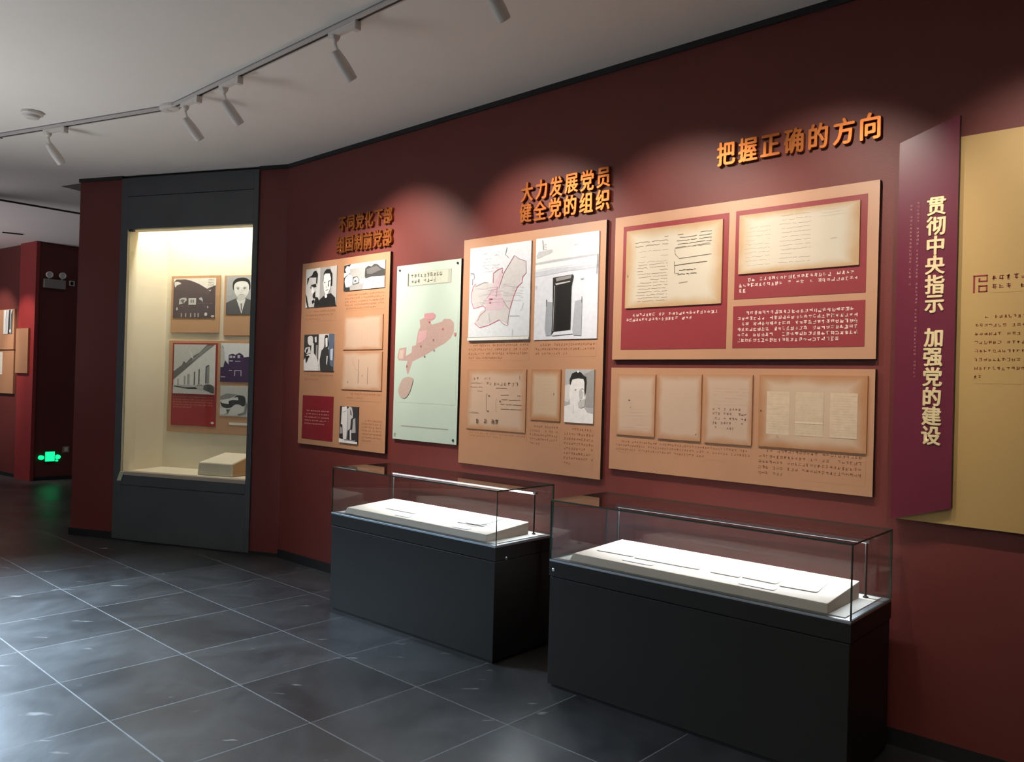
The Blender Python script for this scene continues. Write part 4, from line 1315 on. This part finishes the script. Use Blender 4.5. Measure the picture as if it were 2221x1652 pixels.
def glass_case(ctr, label, bars):  # two of them along the wall
    L, Dp, HB, HT = 1.57, 0.5255, 0.683, 0.998
    hx, hy = L / 2, Dp / 2
    e = empty('glass_display_case', label, 'display case', (ctr[0], ctr[1], 0), -CA, 'glass display cases along the red wall')
    bm = bmesh.new()
    bx(bm, -hx + 0.004, hx - 0.004, -hy + 0.004, hy - 0.004, 0.02, 0.588)
    finish('pedestal', bm, CHAR, e, bevel=0.003)
    box('toe_kick', -hx + 0.02, hx - 0.02, -hy + 0.02, hy - 0.02, 0, 0.02, BLACK, e)
    bm = bmesh.new()
    bx(bm, -hx + 0.012, hx - 0.012, -hy + 0.012, hy - 0.012, 0.588, 0.594)
    bx(bm, -hx, hx, -hy, hy, 0.594, 0.670)
    finish('top_rail', bm, CHAR, e)
    box('steel_rim', -hx, hx, -hy, hy, 0.670, HB - 0.001, mat('rim_steel', (0.45, 0.5, 0.56), 0.28, metal=0.7, noise=0.05), e, bevel=0.002)
    box('deck', -hx + 0.035, hx - 0.035, -hy + 0.035, hy - 0.035, HB - 0.001, HB + 0.003, DECK, e)
    t = 0.008
    for nm, (x0, x1, y0, y1, z0, z1) in (('front_glass', (-hx, hx, -hy, -hy + t, HB, HT - t)), ('rear_glass', (-hx, hx, hy - t, hy, HB, HT - t)),
                                        ('end_glass', (-hx, -hx + t, -hy + t, hy - t, HB, HT - t)), ('end_glass', (hx - t, hx, -hy + t, hy - t, HB, HT - t)),
                                        ('top_glass', (-hx, hx, -hy, hy, HT - t, HT))):
        bm = bmesh.new()
        bx(bm, x0, x1, y0, y1, z0, z1)
        bm.normal_update()
        ax = (2 if z1 - z0 < 0.02 else (1 if y1 - y0 < 0.02 else 0))
        for f in bm.faces: f.material_index = 0 if abs(f.normal[ax]) > 0.5 else 1
        finish(nm, bm, [GLASS, GEDGE], e)
    for x in (-0.645, 0.70):
        bm = bmesh.new()
        lathe(bm, [(0, 0.012), (0.006, 0.012), (0.007, 0.0055), (0.25, 0.0055)], (x, 0.175, HB + 0.003), (0, 0, 1), 14)
        finish('lamp_post', bm, BLACK, e, smooth=False)
    bm = bmesh.new()
    bx(bm, -0.66, 0.715, 0.163, 0.187, 0.934, 0.946, 0)
    bx(bm, -0.645, 0.70, 0.1655, 0.1845, 0.9325, 0.934, 1)
    if bars: bx(bm, -0.640, 0.695, 0.1615, 0.163, 0.9355, 0.9445, 1)
    o = finish('light_bar', bm, [STEEL, LED], e)
    a = area('case_light', (0, 0, 0), (0, 0, -1), 1.33, 0.02, 16.0, (0.88, 0.94, 1.0), 150)
    a.parent = e
    a.location = (0.03, 0.175, 0.930)
    a.rotation_euler = (math.radians(-28), 0, 0)
    # lock
    bm = bmesh.new()
    lathe(bm, [(0, 0.010), (0.003, 0.010), (0.005, 0.006)], (hx if bars else -hx - 0.0, -0.17, 0.601) if bars else (-hx + 0.03, -hy, 0.628), (1, 0, 0) if bars else (0, -1, 0), 14)
    finish('lock', bm, INDICATOR, e)
    return e


def riser(ctr, label):
    e = empty('display_riser', label, 'riser', (ctr[0], ctr[1], 0.6865), -CA, 'white sloping risers inside the glass cases')
    bm = bmesh.new()
    vs = [bm.verts.new(q) for q in ((-0.675, -0.235, 0), (0.68, -0.235, 0), (0.68, 0.15, 0), (-0.60, 0.15, 0),
                                    (-0.655, -0.225, 0.040), (0.675, -0.225, 0.040), (0.68, 0.15, 0.075), (-0.60, 0.15, 0.075))]
    for f in ((3, 2, 1, 0), (4, 5, 6, 7), (0, 1, 5, 4), (1, 2, 6, 5), (2, 3, 7, 6), (3, 0, 4, 7)): bm.faces.new([vs[i] for i in f])
    finish('wedge', bm, RISER, e, bevel=0.003, segs=2)
    return e


SLP = math.atan2(0.035, 0.375)


def sheet(ctr, name, label, x0, x1, y0, y1, cat='document', mm=PAPER, t=0.0035, rot=0.0, parts=True, group=None, lift=0.0):
    """a sheet lying on the sloping riser; x,y in the case's own frame"""
    M = case_frame((ctr[0], ctr[1], 0))
    yc = (y0 + y1) / 2
    xc = (x0 + x1) / 2
    z = 0.686 + 0.040 + (yc + 0.225) * math.tan(SLP) + 0.0006 + lift
    bm = bmesh.new()
    w, h = (x1 - x0) / 2, (y1 - y0) / 2
    r = 0.012
    pts = []
    for (cx, cy, a0) in ((w - r, h - r, 0), (-w + r, h - r, 90), (-w + r, -h + r, 180), (w - r, -h + r, 270)):
        for k in range(4):
            a = math.radians(a0 + k * 30)
            pts.append((cx + r * math.cos(a), cy + r * math.sin(a)))
    prismz(bm, pts, 0, t)
    o = finish(name, bm, mm)
    o.matrix_basis = M @ Matrix.Translation((xc, yc, z)) @ Matrix.Rotation(SLP, 4, 'X') @ Matrix.Rotation(rot, 4, 'Z')
    tag(o, label, cat, 'white sheets on the case risers' if cat == 'document' else 'grey caption cards on the case risers')
    return o


G1 = (-0.4802, 5.314)
G2 = (0.9877, 3.9774)
glass_case(G1, 'glass topped charcoal display case standing farther away, left of the nearer one', True)
glass_case(G2, 'glass topped charcoal display case nearest the viewer, at lower right', False)
riser(G1, 'white sloping riser inside the farther glass case')
riser(G2, 'white sloping riser inside the nearer glass case')
sheet(G2, 'document_sheet', 'white sheet at the left end of the nearer case riser', -0.585, -0.365, -0.11, 0.10, rot=0.03)
sheet(G2, 'document_sheet', 'widest white sheet, left of centre on the nearer case riser', -0.350, 0.015, -0.115, 0.11, rot=0.02)
sheet(G2, 'document_sheet', 'white sheet in the middle of the nearer case riser', 0.075, 0.225, -0.115, 0.06, rot=0.0)
sheet(G2, 'document_sheet', 'white sheet with rounded corner, second from the right end of the nearer riser', 0.235, 0.405, -0.105, 0.11, rot=-0.03)
sheet(G2, 'document_sheet', 'white sheet at the right end of the nearer case riser', 0.415, 0.585, -0.120, 0.09, rot=0.05)
sheet(G2, 'caption_card', 'grey caption card in front of the widest sheet, nearer case', -0.38, -0.20, -0.185, -0.14, 'caption card', CAPT, 0.002)
sheet(G2, 'caption_card', 'grey caption card toward the right on the nearer case riser', 0.26, 0.43, -0.195, -0.150, 'caption card', CAPT, 0.002)
sheet(G1, 'document_sheet', 'white sheet with a dark curved edge at the right of the farther case riser', 0.30, 0.52, -0.10, 0.10, rot=0.06)
bm = bmesh.new()
tube(bm, [(0.385, -0.105, 0.0), (0.46, -0.11, 0.0), (0.505, -0.098, 0.0), (0.518, -0.06, 0.0), (0.515, 0.02, 0), (0.512, 0.10, 0.0)], 0.0022, 8)  # dark curved edge of the sheet, drawn as a thin tube
o = finish('dark_sheet_edge', bm, BLACK)
o.matrix_basis = case_frame((G1[0], G1[1], 0)) @ Matrix.Translation((0, 0, 0.7555)) @ Matrix.Rotation(SLP, 4, 'X')
tag(o, 'thin black curved edge of the right hand sheet on the farther case riser', 'sheet edge')
sheet(G1, 'document_sheet', 'white sheet left of centre on the farther case riser', -0.40, -0.10, -0.10, 0.10)
sheet(G1, 'caption_card', 'grey caption card near the left of the farther case riser', -0.19, -0.05, -0.195, -0.155, 'caption card', CAPT, 0.002)
sheet(G1, 'caption_card', 'grey caption card near the right of the farther case riser', 0.36, 0.50, -0.205, -0.160, 'caption card', CAPT, 0.002)

# ================================================================== TRACK LIGHTING
TB = Vector((-2.51, 5.76, CEIL))
TE = Vector((-4.24, 6.56, CEIL))


def track(name, label, a, b):
    d = b - a
    ang = math.atan2(d.y, d.x)
    e = empty(name, label, 'light track', a, ang, None)
    bm = bmesh.new()
    bx(bm, 0, d.length, -0.018, -0.009, -0.030, 0)
    bx(bm, 0, d.length, 0.009, 0.018, -0.030, 0)
    bx(bm, 0, d.length, -0.018, 0.018, -0.008, 0)
    finish('rail', bm, TRACKW, e)
    box('conductor_slot', 0.0, d.length, -0.0088, 0.0088, -0.028, -0.009, BLACK, e)
    box('end_cap', d.length - 0.001, d.length + 0.02, -0.020, 0.020, -0.038, 0, TRACKW, e)
    return e


track('light_track', 'long white ceiling light track running parallel to the red wall', O1 + N1 * 1.40 + D1 * -1.5 + Vector((0, 0, CEIL)), TB)
track('light_track', 'short white ceiling light track at the upper left, past the bend', TB + (TE - TB).normalized() * 0.03, TE)
bm = bmesh.new()
lathe(bm, [(0, 0.055), (0.020, 0.055), (0.034, 0.045), (0.036, 0.02)], (0, 0, 0), (0, 0, -1), 20)
o = finish('track_connector', bm, LAMPW, loc=(TB.x, TB.y, CEIL))
for v in o.data.vertices: v.co.x *= 1.9
o.rotation_euler = (0, 0, math.atan2(D1.y, D1.x) + 0.15)
tag(o, 'white flat connector where the two ceiling tracks meet', 'track connector')


def lamp_proto():
    """local: x along the track (viewer's right), y toward the wall, z up; origin on the underside of the rail"""
    e = empty('track_spotlight', '', 'spotlight', (0, 0, 0))
    bm = bmesh.new()
    bx(bm, -0.05, 0.19, -0.017, 0.017, -0.030, 0.0)
    bx(bm, 0.165, 0.205, -0.020, 0.020, -0.048, 0.0)
    finish('track_adapter', bm, LAMPW, e, bevel=0.003)
    bm = bmesh.new()
    lathe(bm, [(0, 0.026), (0.02, 0.020), (0.032, 0.010), (0.048, 0.008)], (0, 0, -0.028), (0, 0, -1), 14)
    tube(bm, [(0, 0, -0.07), (0.004, 0.004, -0.085), (0.012, 0.006, -0.105), (0.012, 0.012, -0.125)], 0.008, 10)
    finish('stem', bm, LAMPW, e, smooth=False)
    bm = bmesh.new()
    ax = Vector((0.06, 0.66, -0.75)).normalized()
    p0 = Vector((0.008, 0.004, -0.125)) - ax * 0.018
    lathe(bm, [(0, 0.019), (0.004, 0.026), (0.05, 0.031), (0.07, 0.033), (0.115, 0.034), (0.17, 0.032), (0.176, 0.029), (0.160, 0.026)], p0, ax, 22)
    finish('lamp_head', bm, LAMPW, e, smooth=False)
    bm = bmesh.new()
    lathe(bm, [(0.1605, 0.0245), (0.1615, 0.0245)], p0, ax, 18)
    finish('lens', bm, LAMPE, e)
    return e, p0 + ax * 0.19


def copy_tree(o, parent=None):
    c = o.copy()
    C.objects.link(c)
    c.parent = parent
    for ch in list(o.children): copy_tree(ch, c)
    return c


WARM = (1.0, 0.87, 0.74)
proto, tip = lamp_proto()
HL = 'white track spotlight '
lamps = [  # s along the wall (or None), label, aim s, aim z, watts
    (3.72, HL + 'on the long track, nearest of those wholly in view', 3.45, 2.2, 160),
    (4.95, HL + 'on the long track, middle of the three in view', 4.72, 2.2, 225),
    (5.50, HL + 'on the long track, farthest, beside the bend', 5.35, 2.0, 150),
    (2.56, HL + 'cut by the top edge of the photo', 2.35, 2.1, 130),
    (1.55, HL + 'on the long track beyond the top edge, first outside', 1.62, 2.1, 105),
    (0.55, HL + 'on the long track beyond the top edge, second outside', 0.55, 2.05, 95),
]
def spot(loc, aim, w, size=68, blend=0.8, col=WARM):
    l = bpy.data.lights.new('spot_beam', 'SPOT')
    l.energy = w
    l.color = col
    l.spot_size = math.radians(size)
    l.spot_blend = blend
    l.shadow_soft_size = 0.025
    q = bpy.data.objects.new('spot_beam', l)
    C.objects.link(q)
    q.location = loc
    q.rotation_euler = (Vector(aim) - Vector(loc)).to_track_quat('-Z', 'Y').to_euler()
    return q


first = True
for s, lab, a_s, a_z, w in lamps:
    t_ = proto if first else copy_tree(proto)
    first = False
    t_.location = O1 + N1 * 1.40 + D1 * s + Vector((0, 0, CEIL - 0.030))
    t_.rotation_euler = (0, 0, A1)
    t_['label'] = lab
    t_['group'] = 'white spotlights on the ceiling tracks'
    M = Matrix.Translation(t_.location) @ Matrix.Rotation(A1, 4, 'Z')
    spot(M @ tip, wpt(a_s, a_z), w)
t_ = copy_tree(proto)
t_.location = Vector((-3.70, 6.31, CEIL - 0.030))
t_.rotation_euler = (0, 0, math.atan2(TB.y - TE.y, TB.x - TE.x))
t_['label'] = HL + 'alone on the short track at the far left'
t_['group'] = 'white spotlights on the ceiling tracks'

# smoke detector
bm = bmesh.new()
lathe(bm, [(0, 0.075), (0.018, 0.075), (0.026, 0.066), (0.028, 0.052), (0.045, 0.048), (0.052, 0.035)], (0, 0, 0), (0, 0, -1), 26)
o = finish('smoke_detector', bm, LAMPW, loc=(-3.64, 5.99, CEIL))
tag(o, 'white round smoke detector on the ceiling above the short track', 'smoke detector')

# ================================================================== FAR CORNER
def far_pt(x, z): return PF + DR * x + Vector((0, 0, z))


e = empty('emergency_light', 'grey box emergency light with two lamp heads, high on the far dark red wall', 'emergency light', far_pt(0.06, 2.87), AR)
box('battery_box', 0, 0.30, -0.06, 0, 0, 0.135, GREYB, e, bevel=0.006)
for x, z in ((0.07, 0.20), (0.25, 0.205)):
    bm = bmesh.new()
    lathe(bm, [(0, 0.03), (0.01, 0.046), (0.05, 0.05), (0.055, 0.040), (0.045, 0.034)], (x, -0.02, z), (0, -1, -0.1), 20)
    bx(bm, x - 0.008, x + 0.008, -0.035, -0.015, 0.13, z - 0.03)
    finish('lamp_head', bm, mat('pale_plastic', (0.75, 0.72, 0.66), 0.4, noise=0.03), e)
def switch(label, x, z, s_, mm, mm2, name='wall_switch', cat='switch'):
    e = empty(name, label, cat, far_pt(x, z), AR)
    box('cover_plate', 0, s_, -0.012, 0, 0, s_, mm, e, bevel=0.004)
    box('insert', s_ * 0.25, s_ * 0.75, -0.016, -0.012, s_ * 0.2, s_ * 0.85, mm2, e)
switch('small white framed box beside the emergency light on the far wall', 0.42, 2.935, 0.08, mat('pale_plastic', (1, 1, 1)), BLACK, 'wall_device', 'wall device')
switch('dull brown socket low on the far wall above the green exit sign', 0.40, 0.40, 0.095, DUN, mat('pale_plastic', (1, 1, 1)), 'wall_socket', 'socket')
e = empty('exit_sign', 'glowing green floor level exit sign on the far dark red wall', 'exit sign', far_pt(0.07, 0.27), AR)
box('housing', 0.075, 0.225, -0.03, 0, 0.0, 0.165, mat('green_housing', (0.01, 0.12, 0.05), 0.4, noise=0.03), e, bevel=0.004)
bm = bmesh.new()
bx(bm, 0.085, 0.215, -0.036, -0.030, 0.01, 0.155)
finish('lit_panel', bm, GREENE, e, bevel=0.01, segs=3)
for x in (0.035, 0.262):
    bm = bmesh.new()
    n = 20
    prism(bm, [(x + 0.038 * math.cos(2 * PI * i / n), 0.07 + 0.034 * math.sin(2 * PI * i / n)) for i in range(n)], -0.03, 0.0)
    finish('lit_disc', bm, GREENE, e)
bm = bmesh.new()
prism(bm, [(0.25 + 0.018 * math.cos(2 * PI * i / 14), 0.015 + 0.014 * math.sin(2 * PI * i / 14)) for i in range(14)], -0.03, 0.0)
finish('lit_disc', bm, GREENE, e)


def far_left_pt(x, z, off=0.0): return PF + DL * x - Vector((-DL.y, DL.x, 0)) * off + Vector((0, 0, z))


def fl_board(label, x0, x1, z0, z1, off=0.0, mm=TAN):
    e = empty('display_board', label, 'display board', far_left_pt(x0, z0, off), AL)
    box('backing_board', 0, x1 - x0, -0.03, 0, 0, z1 - z0, mm, e)
    return e
fl_board('narrow blank tan board on the bright red pier at the far left', -0.50, -0.09, 1.59, 2.26, 0.05)
e = fl_board('small tan board with a black and white photo, upper at the far left edge', -1.45, -0.70, 1.95, 2.57)
p = Print(0.38, 0.70, 0.24, 0.61, -0.036, 0.006, (0.55, 0.58, 0.6))
p.poly(0.04, (0.6, 0), (0.78, 0.0), (0.74, 0.3), (0.75, 1), (0.5, 1), (0.55, 0.4))
p.poly(0.75, (0.1, 0.0), (0.3, 0.0), (0.25, 0.4), (0.3, 0.8), (0.1, 1.0))
p.poly(0.1, (0.82, 0.2), (1, 0.0), (1, 1.0), (0.8, 1.0))
p.oval(0.8, 0.78, 0.88, 0.08, 0.07)
p.line(0.05, 0.02, (0.3, 0.0), (0.27, 0.4), (0.33, 0.9))
p.done('photo', e)
e = fl_board('small tan board with a white strip, lower at the far left edge', -1.45, -0.68, 1.27, 1.93)
p = Print(0.10, 0.38, 0.29, 0.64, -0.034, 0.004, (0.72, 0.70, 0.64))
p.done('white_strip', e)

# lights of the far corner, each a ceiling downlight with its own trim
def downlight(label, x, y, w, col=WARM, aim=None, size=60, blend=0.6):
    e = empty('ceiling_downlight', label, 'downlight', (x, y, CEIL), 0, None)
    bm = bmesh.new()
    lathe(bm, [(0.0, 0.055), (0.006, 0.055), (0.008, 0.045), (0.002, 0.040)], (0, 0, 0), (0, 0, -1), 22, caps=False)
    finish('trim_ring', bm, LAMPW, e)
    bm = bmesh.new()
    lathe(bm, [(0.001, 0.040), (0.003, 0.040)], (0, 0, 0), (0, 0, -1), 22)
    finish('lens', bm, LAMPE, e)
    spot((x, y, CEIL - 0.02), aim or (x, y, 0), w, size, blend, col)
    return e
downlight('ceiling downlight aimed at the bright red pier, hidden by the corner of the view', -8.0, 10.9, 165, aim=far_left_pt(-0.25, 1.7), size=50)
downlight('ceiling downlight aimed at the far left boards, outside the left edge', -8.9, 11.4, 180, aim=far_left_pt(-1.2, 2.0), size=50)
downlight('cool ceiling downlight over the floor in front of the nearer glass case', 0.02, 3.0, 160, col=(0.55, 0.75, 1.0), aim=(0.05, 3.42, 0), size=22, blend=0.9)

# turn the whole hall so that the long exhibition wall lies along the x axis
bpy.context.view_layer.update()
RT = Matrix.Rotation(WA, 4, 'Z')
for o in bpy.data.objects:
    if o.parent is None: o.matrix_world = RT @ o.matrix_world
